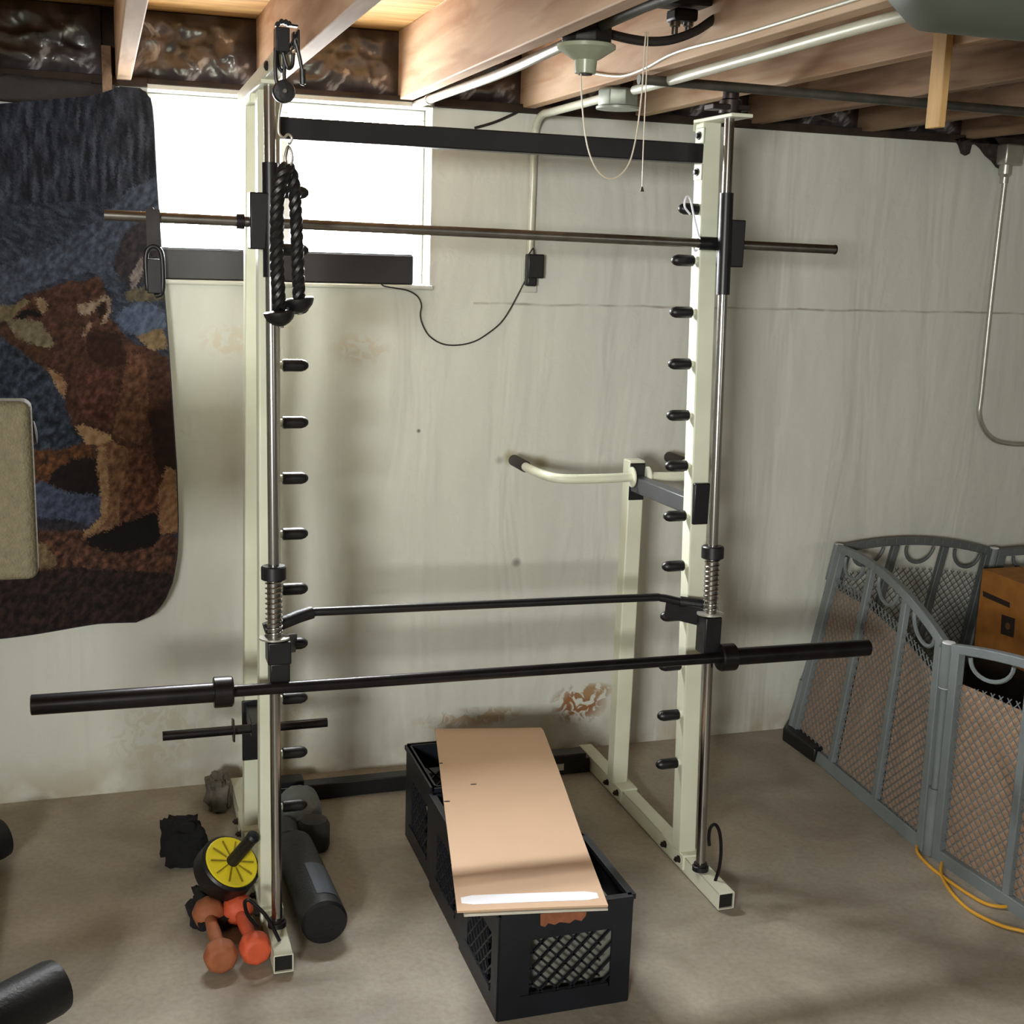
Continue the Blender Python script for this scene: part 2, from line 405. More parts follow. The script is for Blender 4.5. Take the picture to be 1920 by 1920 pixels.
# blocking boards between joists (orange brown wood)
def blk(x0, x1, y, label, z0=2.10):
    tag(MB().lohi((x0, y-.02, z0), (x1, y+.02, JT-.001)).build('blocking_board', JOISTD, bevel=.002), label, 'board', 'blocking boards between joists')
blk(JX[3]+.021, JX[4]-.021, -1.75, 'brown blocking board between joists above the lampholder')
blk(JX[4]+.021, JX[5]-.021, -1.95, 'brown blocking board between joists left of the grey duct')
blk(JX[6]+.021, JX[7]-.021, -.62, 'dark brown blocking board behind the top of the hanging wood block', 2.14)
# hanging stud block
tag(MB().lohi((.653, -1.562, 1.918), (.669, -1.518, 2.11)).build('wood_block', STUDM, bevel=.002), 'short pale wood block nailed to the side of a joist and hanging down, upper right', 'wood block')
tag(MB().lohi((-.893, -.06, 2.0), (-.868, -.012, 2.15)).build('wood_cleat', JOISTD, bevel=.002), 'small brown wood cleat at the wall top above the blanket', 'wood cleat')

# ------------------------------------------------------------- the rack
RY = (-.972, -.860)     # rod y at z .05 / 1.99
def rody(z): return RY[0]+(RY[1]-RY[0])*(z-.05)/1.94
def rodx(s, z): return (-.562+.009*(z-.05)/1.94) if s < 0 else (.560-.002*(z-.05)/1.94)
def rodp(s, z): return V((rodx(s, z), rody(z), z))
rack = thing('smith_machine_rack', 'tall cream steel smith machine rack with chrome guide rods standing before the wall', 'weight rack', (0, -.6, 0))
FT = .046
def foot(s, name='foot'):
    x = .572*s if s > 0 else -.564
    m = MB(); m.mi = 0
    a, b = V((x, -.085, .026)), V((x, -1.103, .026)); t = .003
    # open ended square tube
    for dx, dz, ww, hh in ((0, FT/2-t/2, FT, t), (0, -FT/2+t/2, FT, t), (-FT/2+t/2, 0, t, FT), (FT/2-t/2, 0, t, FT)):
        m.lohi((x+dx-ww/2, -1.103, .026+dz-hh/2), (x+dx+ww/2, -.085, .026+dz+hh/2))
    f = m.build(name, W_RACK, rack, bevel=.0012)
    MB().lohi((x-FT/2+t, -1.096, .006), (x+FT/2-t, -1.09, .0465)).build('tube_end_shade', TUBESHADE, f, label='dark plate standing for the shade in the hollow foot tube')  # dark plate stands in for shade inside the open tube
    return f, x
for s in (-1, 1):
    f, x = foot(s)
    for y0, y1 in ((-.90, -.76), (-.46, -.33)):
        MB().lohi((x-FT/2-.005, y0, .012), (x+FT/2+.005, y1, .054)).build('post_bracket', W_RACK, rack, bevel=.002)
        for yy in (y0+.025, y1-.025):
            MB().lathe((x-FT/2-.004, yy, .034), (-1, 0, 0), [(0, .011), (.003, .011), (.003, .008), (.012, .008), (.012, .004), (.016, .003)], 6).build('bolt', DKSTEEL, rack)
# rear cross bar lying on the floor
MB().lohi((-.535, -.20, .003), (.545, -.155, .052)).build('rear_crossbar', BLACK, rack, bevel=.003)
MB().lohi((.40, -.2015, .018), (.455, -.2, .04)).build('sticker', OUTLETM, rack, label='small pale sticker on the rear crossbar')
for x in (-.45, .46):
    MB().lohi((x-.07, -.206, .052), (x+.07, -.15, .072)).build('crossbar_plate', BLACK, rack, bevel=.003)
# front posts (left front corner given, 50 x 50)
def post(x0, x1, yf0, yf1, z1, d=.05, wd=.05, z0=.05, name='post'):
    a = V((x0, yf0+d/2, z0)); b = V((x1, yf1+d/2, z1)); m = MB().beam(a, b, wd, d, up=(0, 1, 0)); return m.build(name, W_RACK, rack, bevel=.004)
post(.568, .568, -.878, -.752, 1.985)
post(-.566, -.545, -.884, -.79, 1.985)
post(.564, .564, -.408, -.408, 1.062, name='rear_post')
post(-.559, -.536, -.43, -.45, 1.99, d=.046, wd=.046, name='rear_post')
# weld seams are small; caps
for s in (-1, 1):
    x = .567 if s > 0 else -.548
    m = MB(); y1 = -.91; y0 = -.70
    m.lohi((x-.029, y1, 1.985), (x+.029, y0, 1.994)); m.lohi((x-.029, y0-.004, 1.965), (x+.029, y0, 1.986))
    m.build('top_cap', W_RACK, rack, bevel=.002)
arm_ = MB().beam((-.560, -.43, 1.998), (-.553, -1.09, 2.016), .034, .034).build('overhead_arm', W_RACK, rack, bevel=.003)
MB().lathe((-.570, -.98, 2.012), (-1, 0, 0), [(0, .010), (.006, .010), (.009, .005)], 8).build('bolt_head', BLACK, arm_)
# guide rods
for s in (-1, 1):
    MB().tube([rodp(s, .05), rodp(s, 1.985)], .0125, 20).build('guide_rod', CHROME, rack)
    MB().lathe(rodp(s, .049), (0, .058, 1), [(0, .022), (.012, .022), (.014, .018), (.02, .018)], 20).build('rod_collar', BLACK, rack)
MB().lathe(rodp(1, 1.985)+V((0, 0, .012)), (0, 0, 1), [(0, .028), (.03, .028), (.034, .02), (.05, .02)], 12).build('rod_clamp', DKSTEEL, rack)
MB().lohi((.50, -.885, 2.003), (.60, -.835, 2.016)).build('clamp_plate', DKSTEEL, rack, bevel=.002)
# top beam with bolt tabs
MB().beam((-.522, -.745, 1.908), (.5435, -.735, 1.908), .048, .048).build('top_beam', BLACK, rack, bevel=.003)
for zz in (1.952, 1.863):
    tb = MB().lohi((.5385, -.763, zz-.02), (.543, -.718, zz+.02)).build('beam_tab', W_RACK, rack, bevel=.006)
    MB().lathe((.539, -.74, zz), (-1, 0, 0), [(0, .010), (.004, .010), (.004, .007), (.010, .006)], 8).build('bolt_head', BLACK, tb)
# pegs
pz = [1.767, 1.638, 1.507, 1.375, 1.242, 1.110, .977, .843, .708, .572, .434, .298]
proto = None
def peg(s, z, x, y):
    global proto
    if proto is None:
        a = MB().lathe(V((0, 0, 0)), (-1, 0, 0), [(0, .009), (.03, .009)], 12)
        p = a.build('peg', W_RACK, None)
        c = MB().lathe(V((-.010, 0, 0)), (-1, 0, 0), [(0, .0125), (.002, .0145), (.045, .0145), (.054, .0115), (.060, .006), (.061, .002)], 16).build('peg_cap', BLKRUB, p, label='black rubber peg cap')
        proto = p; o = p
    else:
        o = proto.copy(); COL.objects.link(o)
        for ch in proto.children:
            k = ch.copy(); COL.objects.link(k); k.parent = o
    if s < 0: o.rotation_euler = (0, 0, math.pi)
    o.location = (x, y, z); o.parent = rack; o.matrix_parent_inverse = Matrix.Translation((0, .6, 0))
for z in pz:
    t = (z-.05)/1.935; peg(1, z+.004, .543+.003, -.878+.126*t+.022)
for z in pz:
    t = (z-.05)/1.935; peg(-1, z, -.566+.021*t+.022, -.862+.094*t)
# dip station arm and handles
MB().lohi((.54, -.4125, .945), (.588, -.408, 1.055)).build('end_plate', BLACK, rack, bevel=.003)
MB().beam((.564, -.412, .995), (.564, -.79, 1.005), .040, .045).build('connecting_arm', mat('grey_enamel', (74, 76, 80), .4), rack, bevel=.003)
MB().lohi((.546, -.826, .962), (.590, -.805, 1.072)).build('end_plate', BLACK, rack, bevel=.003)
for s in (-1, 1):
    x0 = .564+s*.025; xt = .278 if s < 0 else .80
    path = smooth([(x0, -.43, 1.018), (x0+s*.09, -.44, 1.018), (xt-s*.05, -.43, 1.018), (xt-s*.012, -.385, 1.02), (xt, -.30, 1.02), (xt, -.20, 1.02)], 6)
    hd = MB().tube(path, .0135, 14).build('dip_handle', W_RACK, rack)
    MB().lathe((xt, -.235, 1.02), (0, 1, 0), [(0, .0165), (.002, .0175), (.115, .0175), (.122, .014)], 16).build('grip', mat('brown_black_grip', (52, 42, 40), .7), hd, label='dark foam grip')
    MB().lathe((x0-s*.002, -.43, 1.018), (s, 0, 0), [(0, .03), (.004, .03), (.006, .02)], 16).build('flange', W_RACK, hd)
# left rear post black plate + plate holding pin
MB().lohi((-.585, -.437, .25), (-.534, -.431, .425)).build('end_plate', BLACK, rack, bevel=.003)
pin = MB().tube([(-.800, -.56, .372+.02), (-.372, -.56, .392)], .0125, 14).build('weight_pin', BARBLK, rack)
MB().lathe((-.622, -.56, .392), (1, 0, 0), [(0, .034), (.004, .034)], 6).build('pin_washer', DKSTEEL, pin)
MB().lohi((-.575, -.575, .372), (-.545, -.43, .412)).build('pin_bracket', BLACK, rack, bevel=.002)
# hooks on the front feet
hk = [(1340, 1655), (1349, 1625), (1352, 1590), (1349, 1560), (1341, 1546), (1332, 1552), (1329, 1570), (1330, 1585)]
MB().tube(smooth([Yp(-1.035, *q) for q in hk]), .0045, 10).build('band_hook', BARBLK, rack)
hk = [(524, 1764), (511, 1738), (497, 1715), (482, 1700), (468, 1688), (459, 1692), (463, 1712), (474, 1728), (484, 1738)]
base_ = Yp(-1.045, 524, 1764); MB().tube(smooth([Yp(-1.045+.004*i, *q) for i, q in enumerate(hk)]), .0045, 10).build('band_hook', BARBLK, rack)

# ------------------------------------------------------------- upper bar
ub = thing('smith_bar', 'slim steel bar high across the rack, on black slider blocks at both guide rods', 'bar', (0, -.84, 1.69))
a, b = Yp(-.842, 195, 403), Yp(-.842, 1565, 468)
MB().tube([a, b], .0115, 16).build('bar', STEEL, ub)
MB().lathe(b-(b-a).normalized()*.002, b-a, [(0, .0125), (.004, .0125)], 16).build('end_cap', BLACK, ub)
for s in (-1, 1):
    z0, z1 = (1.578, 1.824) if s < 0 else (1.562, 1.808)
    MB().tube([rodp(s, z0), rodp(s, z1)], .0175, 20).build('slider_tube', BLACK, ub)
    if s > 0: MB().lohi((.563, -.885, 1.63), (.610, -.825, 1.745)).build('slider_block', BLACK, ub, bevel=.003)
    else: MB().lohi((-.600, -.89, 1.638), (-.552, -.83, 1.76)).build('slider_block', BLACK, ub, bevel=.003)
    mid = a+(b-a)*(.5)
    xs = (-.66, -.612) if s < 0 else (.503, .553)
    f = lambda x: a+(b-a)*((x-a.x)/(b.x-a.x))
    if s > 0: MB().tube([f(.503), f(.555)], .0165, 16).build('bar_sleeve', BLACK, ub)
    else: MB().tube([f(-.625), f(-.608)], .0165, 16).build('bar_sleeve', BLACK, ub)
# strap hanging on the left end
p = Yp(-.842, 286, 404)
m = MB(); m.tube([p+V((0, .0135*math.cos(t*.5236), .0135*math.sin(t*.5236)))+V((0, 0, 0)) for t in range(12)], .004, 8, closed=True)
m.lohi((p.x-.0145, p.y-.022, p.z-.02), (p.x+.0145, p.y-.016, p.z+.013)); m.lohi((p.x-.0145, p.y-.022, p.z-.075), (p.x+.0145, p.y-.016, p.z-.018))
st = thing('hanging_strap', 'short dark strap hanging from the left end of the upper bar, before the blanket', 'strap', tuple(p))
m.build('webbing', STRAPC, st, bevel=.001)
m = MB(); m.tube(smooth([(p.x-.015, p.y-.019, p.z-.16), (p.x-.017, p.y-.019, p.z-.09), (p.x-.008, p.y-.019, p.z-.068), (p.x+.008, p.y-.019, p.z-.068), (p.x+.017, p.y-.019, p.z-.09), (p.x+.016, p.y-.019, p.z-.16), (p.x, p.y-.019, p.z-.172)], 6), .006, 8)
m.lohi((p.x-.015, p.y-.026, p.z-.166), (p.x+.015, p.y-.012, p.z-.092)); m.build('hook_loop', BLACK, st, bevel=.002)

# ------------------------------------------------------------- lower barbell
bb = thing('barbell', 'long black olympic-style barbell with thick sleeves held low on the rack guide rods', 'barbell', (0, -.96, .64))
a, b = Yp(-.962, 57, 1322), Yp(-.962, 1628, 1214); d = (b-a).normalized()
lx = lambda x: a+d*((x-a.x)/d.x)
c0, c1 = lx(Yp(-.962, 437, 1293).x), lx(Yp(-.962, 1348, 1227).x)
MB().tube([c0, c1], .0140, 18).build('bar', BARBLK, bb)
for p, q in ((a, c0), (b, c1)):
    sl = MB().lathe(p, q-p, [(0, .019), (.002, .0225), ((q-p).length-.04, .0225), ((q-p).length-.035, .0225)], 28).build('sleeve', BARBLK, bb)
    L_ = (q-p).length; MB().lathe(p, q-p, [(L_-.044, .033), (L_-.042, .0355), (L_-.004, .0355), (L_, .032)], 28).build('collar', BARBLK, sl)
for s in (-1, 1):
    zt = .760 if s < 0 else .752
    ca = MB(); cx = rodx(s, .7); cy = rody(.7)
    if s < 0: ca.lohi((cx-.018, cy-.024, .70), (cx+.036, cy+.03, zt-.006)); ca.lohi((cx-.013, cy-.022, .645), (cx+.033, cy+.025, .702))
    else: ca.lohi((cx-.024, cy-.024, .645), (cx+.022, cy+.03, zt-.006))
    cb = ca.build('carriage', BLACK, bb, bevel=.003)
    if s > 0:
        MB().beam((cx-.005, cy+.02, .735), (.478, -.835, .742), .012, .05).build('catch_arm', BLACK, bb, bevel=.002)
    else:
        MB().beam((cx+.02, cy+.02, .735), (-.50, -.845, .715), .012, .045).build('catch_arm', BLACK, bb, bevel=.002)
    sp0, sp1 = rodp(s, zt), rodp(s, .895)
    ax = (sp1-sp0).normalized()
    MB().lathe(sp0-ax*.004, ax, [(0, .035), (.004, .035), (.005, .02)], 28).build('washer', GALV, bb)
    MB().tube([sp0, sp1], .0155, 18).build('spring_sleeve', STEEL, bb)
    pts = []; n = 11
    u = ax.orthogonal().normalized(); w_ = ax.cross(u)
    for i in range(n*14+1):
        t = i/(n*14); an = 2*math.pi*n*t; pts.append(sp0+ax*(.004+(sp1-sp0).length*t*.97)+(u*math.cos(an)+w_*math.sin(an))*.0185)
    MB().tube(pts, .0021, 6).build('spring', CHROME, bb)
    MB().lathe(sp1, ax, [(0, .026), (.002, .029), (.03, .029), (.033, .026)], 28).build('stop_collar', BLACK, bb)

# lat bar resting on the carriages
pts = [Yp(-.905, 496, 1180), Yp(-.90, 530, 1168), Yp(-.885, 560, 1156), Yp(-.875, 585, 1148), Yp(-.875, 640, 1145), Yp(-.865, 900, 1134), Yp(-.855, 1200, 1121), Yp(-.855, 1240, 1121), Yp(-.865, 1275, 1128), Yp(-.885, 1318, 1134)]
lb = thing('pulldown_bar', 'thin black pulldown bar with bent ends lying on the barbell carriages', 'bar', tuple(pts[5]))
MB().tube(smooth(pts, 5), .0105, 14).build('bar', BLACK, lb)
MB().tube(smooth(pts[:4], 5), .0155, 14).build('grip', FOAMBLK, lb, label='dark rubber grip at the left end')
MB().tube(smooth([pts[8], pts[9]], 5), .0145, 14).build('grip', FOAMBLK, lb)

# white loop strip on the top right peg
p = V((.535, -.79, 1.76))
pts = [Yp(-.80, *q) for q in ((1294, 402), (1284, 388), (1285, 374), (1290, 368), (1295, 376), (1300, 400), (1307, 430), (1312, 452), (1309, 466), (1303, 470), (1300, 462))]
tag(MB().tube(smooth(pts, 5), .0028, 8).build('cable_loop', WHITEPL), 'white plastic loop hanging on the topmost right peg', 'loop')

# ------------------------------------------------ hanging hooks and rope, upper left
HY = -1.115
hm = thing('hook_hanger', 'black steel hook cluster hanging by the joist above the left end of the rack', 'hanger', tuple(Yp(HY, 535, 45)))
m = MB(); q0, q1 = Yp(HY, 515, 52), Yp(HY, 541, 100)
m.lohi((q0.x, HY-.02, q1.z), (q1.x, HY+.02, q0.z)); q2, q3 = Yp(HY, 541, 60), Yp(HY, 558, 95)
m.box(((q2.x+q3.x)/2, HY, (q2.z+q3.z)/2), (.003, .03, q2.z-q3.z)); m.beam(Yp(HY, 541, 47), Yp(HY, 558, 50), .02, .004)
m.beam(Yp(HY, 541, 92), Yp(HY, 556, 62), .02, .004); m.box(((q3.x), HY, (q2.z+q3.z)/2), (.005, .03, (q2.z-q3.z)*1.25))
for (u, v) in ((520, 46), (527, 41), (535, 42), (541, 45)): m.lathe(Yp(HY, u, v), (0, 1, 0), [(-.01, .005), (.01, .005)], 8)
m.build('bracket', BLACK, hm, bevel=.0015)
for k, pth in enumerate((((553, 75), (560, 100), (566, 130), (568, 152), (567, 160)), ((517, 90), (516, 120), (518, 150), (524, 160), (531, 156)), ((530, 95), (536, 118), (541, 128), (548, 122), (550, 100)), ((533, 95), (533, 125), (533, 150)), ((519, 100), (523, 125), (530, 135)))):
    h_ = MB().tube(smooth([Yp(HY-.012+.006*k, *q) for q in pth], 5), .0038, 8).build('hook', BLACK, hm)
    if k == 0: MB().tube([Yp(HY-.012, 567, 130), Yp(HY-.012, 568, 158)], .0062, 10).build('hook_sleeve', BLKRUB, h_)
c_ = Yp(HY, 532, 172)
bl = MB().lathe(c_+V((0, -.012, 0)), (0, 1, 0), [(0, .012), (.001, .020), (.006, .0225), (.018, .0225), (.023, .020), (.024, .012)], 28).build('pulley_wheel', BLKRUB, hm)
MB().lathe(c_+V((0, -.018, 0)), (0, 1, 0), [(0, .004), (.034, .004)], 10).build('pulley_axle', STEEL, bl)
MB().tube(smooth([Yp(HY, *q) for q in ((528, 190), (524, 212), (522, 240), (524, 252), (532, 258), (540, 252), (547, 258), (545, 268), (540, 270))], 5), .0026, 8).build('snap_hook', GALV, hm)
rp = thing('tricep_rope', 'thick black twisted rope with two rubber ball ends hanging before the left slider', 'rope', tuple(Yp(HY, 540, 310)))
def rope(pts, r, name):
    P = smooth(pts, 10); m = MB()
    L = 0; acc = [0]
    for i in range(1, len(P)): L += (P[i]-P[i-1]).length; acc.append(L)
    for k in range(3):
        path = []
        for i, p in enumerate(P):
            t = (P[min(i+1, len(P)-1)]-P[max(i-1, 0)]).normalized(); u = t.cross(V((0, 1, 0))).normalized(); w = t.cross(u)
            an = acc[i]/.052*2*math.pi+k*2.094; path.append(p+(u*math.cos(an)+w*math.sin(an))*r*.42)
        m.tube(path, r*.62, 8)
    return m.build(name, BLKRUB, rp)
rope([Yp(HY-.01, *q) for q in ((538, 312), (528, 330), (521, 370), (519, 430), (519, 490), (522, 545), (524, 580))], .0145, 'rope_strand')
rope([Yp(HY+.01, *q) for q in ((540, 312), (549, 335), (553, 370), (556, 430), (558, 490), (560, 535), (560, 560))], .0135, 'rope_strand')
MB().tube(smooth([Yp(HY, *q) for q in ((541, 318), (535, 300), (537, 284), (541, 275), (546, 284), (548, 300), (543, 318))], 5), .003, 8).build('rope_ring', STEEL, rp)
for (u, v), dy in (((524, 590), -.012), ((560, 565), .012)):
    c_ = Yp(HY+dy, u, v); ax = V((.12, 0, -1)) if u < 540 else V((.15, 0, -1))
    e = MB().lathe(c_-ax*.008, ax, [(0, .010), (.001, .0285), (.003, .032), (.008, .0315), (.018, .027), (.026, .019), (.031, .009), (.032, .003)], 28).build('rubber_end', BLKRUB, rp)
    MB().lathe(c_+ax.normalized()*.021, ax, [(0, .006), (.006, .006)], 10).build('end_nut', STEEL, e)

# ---------------------------------------------------------------- window sill device and cord
bar_ = thing('light_bar', 'long black bar light lying along the window sill', 'bar light', (-.4, .03, 1.54))
MB().lohi((-.752, .0, 1.5405), (-.02, .05, 1.626)).build('housing', mat('dark_housing', (40, 36, 40), .5), bar_, bevel=.004)
MB().lohi((-.748, .004, 1.626), (-.024, .046, 1.629)).build('top_lens', BLACK, bar_)
ad = thing('power_adapter', 'black power adapter in the wall outlet, its thin cord looping to the window sill', 'adapter', tuple(Yp(-.02, 1000, 500)))
a0, a1 = Yp(-.03, 988, 476), Yp(-.03, 1017, 522)
MB().lohi((a0.x, -.045, a1.z), (a1.x, -.012, a0.z)).build('adapter_body', BLKRUB, ad, bevel=.004)
a2, a3 = Yp(-.03, 986, 520), Yp(-.03, 1005, 537)
MB().lohi((a2.x, -.042, a3.z), (a3.x, -.012, a2.z+.004)).build('plug', BLKRUB, ad, bevel=.006)
MB().tube(smooth([Yp(-.03, *q) for q in ((1002, 477), (1000, 466), (996, 470), (990, 480))], 5), .002, 8).build('lead', CABLE, ad)
cord = [(988, 520), (975, 545), (955, 582), (938, 606), (915, 625), (890, 640), (860, 647), (830, 645), (805, 630), (792, 608), (788, 590), (790, 572), (783, 556), (765, 545), (740, 540), (722, 537), (715, 533)]
MB().tube(smooth([Yp(-.012, *q) for q in cord], 5), .0022, 8).build('power_cord', CABLE, ad)
ou = thing('wall_outlet', 'ivory electrical outlet box on the wall below the conduit end', 'outlet', tuple(Yp(0, 993, 520)))
o0, o1 = Yp(-.006, 979, 486), Yp(-.006, 1006, 549)
MB().lohi((o0.x, -.010, o1.z), (o1.x, 0, o0.z)).build('cover_plate', OUTLETM, ou, bevel=.003)

# ---------------------------------------------------------------- conduits
def pipe(name, pts, r, m, label, cat='conduit', sm=6, straps=()):
    t = thing(name, label, cat, tuple(pts[0]))
    MB().tube(smooth(pts, sm) if sm else pts, r, 14).build('tube', m, t)
    for c, ax in straps: MB().lathe(V(c)-V(ax)*.006, ax, [(0, r+.003), (.012, r+.003)], 14).build('strap', GALV, t)
    return t
pipe('conduit', [V((-.022, .0, 2.058)), V((-.018, -.3, 2.058)), V((-.012, -.8, 2.056)), V((-.004, -1.21, 2.066))], .0115, GALV, 'bright steel conduit running along the light joist to the lampholder box', straps=[((-.020, -.16, 2.058), (0, 1, 0))])
pipe('conduit', [V((.341, -.016, 1.60)), V((.342, -.016, 1.80)), V((.343, -.017, 1.975)), V((.345, -.03, 2.025)), V((.348, -.07, 2.048)), V((.352, -.15, 2.05)), V((.358, -.52, 2.052))], .0115, WPIPE, 'pale conduit rising from the wall outlet and bending up to a ceiling box', sm=8)
pipe('conduit', [V((.372, -.70, 2.055)), V((.366, -1.0, 2.054)), V((.36, -1.4, 2.054)), V((.358, -1.72, 2.056)), V((.365, -1.9, 2.056)), V((.40, -2.0, 2.056)), V((.48, -2.05, 2.056)), V((.60, -2.06, 2.056))], .0115, WPIPE, 'pale conduit running from the ceiling box towards the grey duct', sm=6)
pipe('conduit', [Yp(-.03, *q) for q in ((1888, 300), (1885, 330), (1861, 535), (1840, 735), (1836, 775), (1845, 805), (1865, 825), (1895, 832), (1920, 833), (2000, 834))], .009, GALV, 'slim steel conduit dropping down the wall at the right edge', sm=6,
     straps=[(Yp(-.03, 1886, 318), (0, 0, 1)), (Yp(-.03, 1884, 336), (0, 0, 1))])
pipe('ceiling_pipe', [V((.29, -.915, 2.052)), V((.8, -.90, 2.052)), V((1.4, -.875, 2.052)), V((2.4, -.83, 2.052))], .0115, DPIPE, 'dull grey pipe crossing under the joists above the rack right end', 'pipe', sm=0)
tag(MB().tube(smooth([Yp(-.008, *q) for q in ((890, 240), (925, 230), (960, 215), (990, 200), (1006, 192))], 5), .004, 8).build('cable', CABLE), 'dark cable curving over the wall top above the rack beam', 'cable')
# ceiling box on joist D
bx = thing('junction_box', 'pale steel junction box under the pinkish joist, between two conduits', 'junction box', (.365, -.61, 2.06))
MB().lathe((.365, -.61, 2.022), (0, 0, 1), [(0, .052), (.003, .054), (.04, .054), (.044, .05)], 8).build('box_body', mat('grey_box_steel', (150, 156, 144), .4, .4), bx, bevel=.002)
MB().lathe((.365, -.61, 2.016), (0, 0, 1), [(0, .056), (.006, .056)], 24).build('cover', mat('pale_box_cover', (170, 176, 162), .4, .2), bx)
# wall-top junction at right
j0 = V((2.07, -.045, 2.03))
jb = thing('junction_box', 'dark weathered box at the wall top where the right conduit starts', 'junction box', tuple(j0))
MB().lohi((2.012, -.06, 1.99), (2.085, -.006, 2.058)).build('box_body', GALV, jb, bevel=.006)
MB().lathe((2.038, -.03, 1.99), (0, 0, -1), [(0, .022), (.03, .022), (.04, .014), (.06, .014)], 14).build('fitting', GALV, jb)
m = MB(); cx, cz = 1.96, 1.995
random.seed(3)
poly_ = [(1780, 258), (1790, 264), (1796, 272), (1801, 288), (1808, 292), (1815, 288), (1819, 272), (1826, 270), (1836, 278), (1846, 292), (1858, 302), (1866, 313), (1880, 322), (1887, 316), (1890, 264), (1840, 252)]
poly = [Yp(-.002, *q) for q in poly_]
tag(m.prism(poly, (0, -.010, 0)).build('mortar_patch', mat('dark_crumbled_mortar', (70, 62, 60), .95, var=.4, scale=40, bump=.8)), 'dark crumbled patch at the wall top beside the right conduit', 'mortar patch')

# lampholder
lh = thing('lampholder', 'greenish porcelain pull-chain lampholder under a dark steel ceiling box', 'light fixture', (.02, -1.25, 2.03))
c_ = V((.025, -1.262, 0))
MB().lathe(c_+V((0, 0, 2.062)), (0, 0, 1), [(0, .050), (.004, .053), (.045, .053), (.05, .05)], 8).build('ceiling_box', BOXDK, lh, bevel=.002)
MB().lathe(c_+V((0, 0, 2.006)), (0, 0, 1), [(0, .016), (.001, .021), (.026, .023), (.030, .031), (.036, .040), (.046, .056), (.048, .059), (.055, .059), (.057, .055)], 32).build('porcelain_base', PORC, lh)
MB().lathe(c_+V((0, 0, 2.004)), (0, 0, 1), [(0, .014), (.006, .014)], 24).build('socket', BOXDK, lh)
def CH(u, v): return Yp(-1.27, u, v)
ch = [(1089, 138), (1090, 170), (1093, 215), (1099, 262), (1108, 296), (1122, 322), (1142, 335), (1163, 328), (1180, 305), (1191, 265), (1198, 220), (1204, 165), (1208, 100), (1211, 60)]
tag(MB().tube(smooth([CH(*q) for q in ch], 5), .0016, 6).build('pull_chain', STRING), 'ivory pull chain hanging in a loop from the lampholder', 'pull chain')
ps = thing('pull_string', 'straight thin pull string with a small bell end, right of the looped chain', 'pull string', tuple(CH(1203, 358)))
MB().tube([CH(1215, 60), CH(1211, 165), CH(1206, 280), CH(1204, 352)], .0012, 6).build('string', STRING, ps)
MB().lathe(CH(1204, 350), (0, 0, -1), [(0, .0015), (.004, .003), (.009, .0045), (.010, .004)], 12).build('bell_end', STEEL, ps)
pipe('conduit', [V((.04, -1.30, 2.095)), V((.045, -1.5, 2.10)), V((.05, -1.72, 2.10))], .0125, DPIPE, 'dull grey conduit leading up from the lampholder box', sm=0)
# dark device at the top
dv = thing('ceiling_socket', 'dark double socket fitting at the top edge with two small metal studs', 'ceiling fitting', tuple(Yp(-1.2, 1275, 20)))
m = MB(); g = lambda u, v: Yp(-1.22, u, v)
q0, q1 = g(1232, -20), g(1322, 18); m.lohi((q0.x, -1.26, q1.z), (q1.x, -1.18, q0.z))
q0, q1 = g(1258, 16), g(1300, 44); m.lohi((q0.x, -1.245, q1.z), (q1.x, -1.195, q0.z)); m.build('housing', BOXDK, dv, bevel=.006)
for u in (1266, 1291): MB().lathe(g(u, 40), (0, 0, -1), [(0, .011), (.01, .011), (.012, .007), (.026, .007), (.028, .004)], 12).build('stud', STEEL, dv)
MB().beam(g(1322, 5), g(1352, 4), .03, .006).build('fin', BOXDK, dv)
tag(MB().tube(smooth([Yp(-1.25, *q) for q in ((1118, 55), (1140, 63), (1180, 73), (1220, 78), (1262, 74), (1305, 58), (1340, 35), (1380, 14), (1440, 0), (1520, -18))], 5), .0095, 10).build('thick_cable', CABLE), 'thick black cable sagging between the lampholder box and the top right', 'cable')
tag(MB().tube(smooth([V((.302, -.56, 2.108)), V((.300, -.70, 2.085)), V((.300, -.81, 2.073)), V((.300, -.93, 2.076)), V((.300, -1.1, 2.09)), V((.300, -1.4, 2.085)), V((.300, -1.9, 2.085))], 5), .0035, 8).build('stapled_wire', WPIPE), 'thin white wire stapled along the pinkish joist', 'wire')
# duct
dk = thing('air_duct', 'wide grey-green duct crossing the ceiling in the upper right corner', 'duct', (.8, -2.1, 2.0))
MB().lathe((.15, -2.15, 2.102), (1, 0, 0), [(0, .06), (.02, .10), (.06, .125), (2.2, .125)], 40).build('duct_run', DUCT, dk)

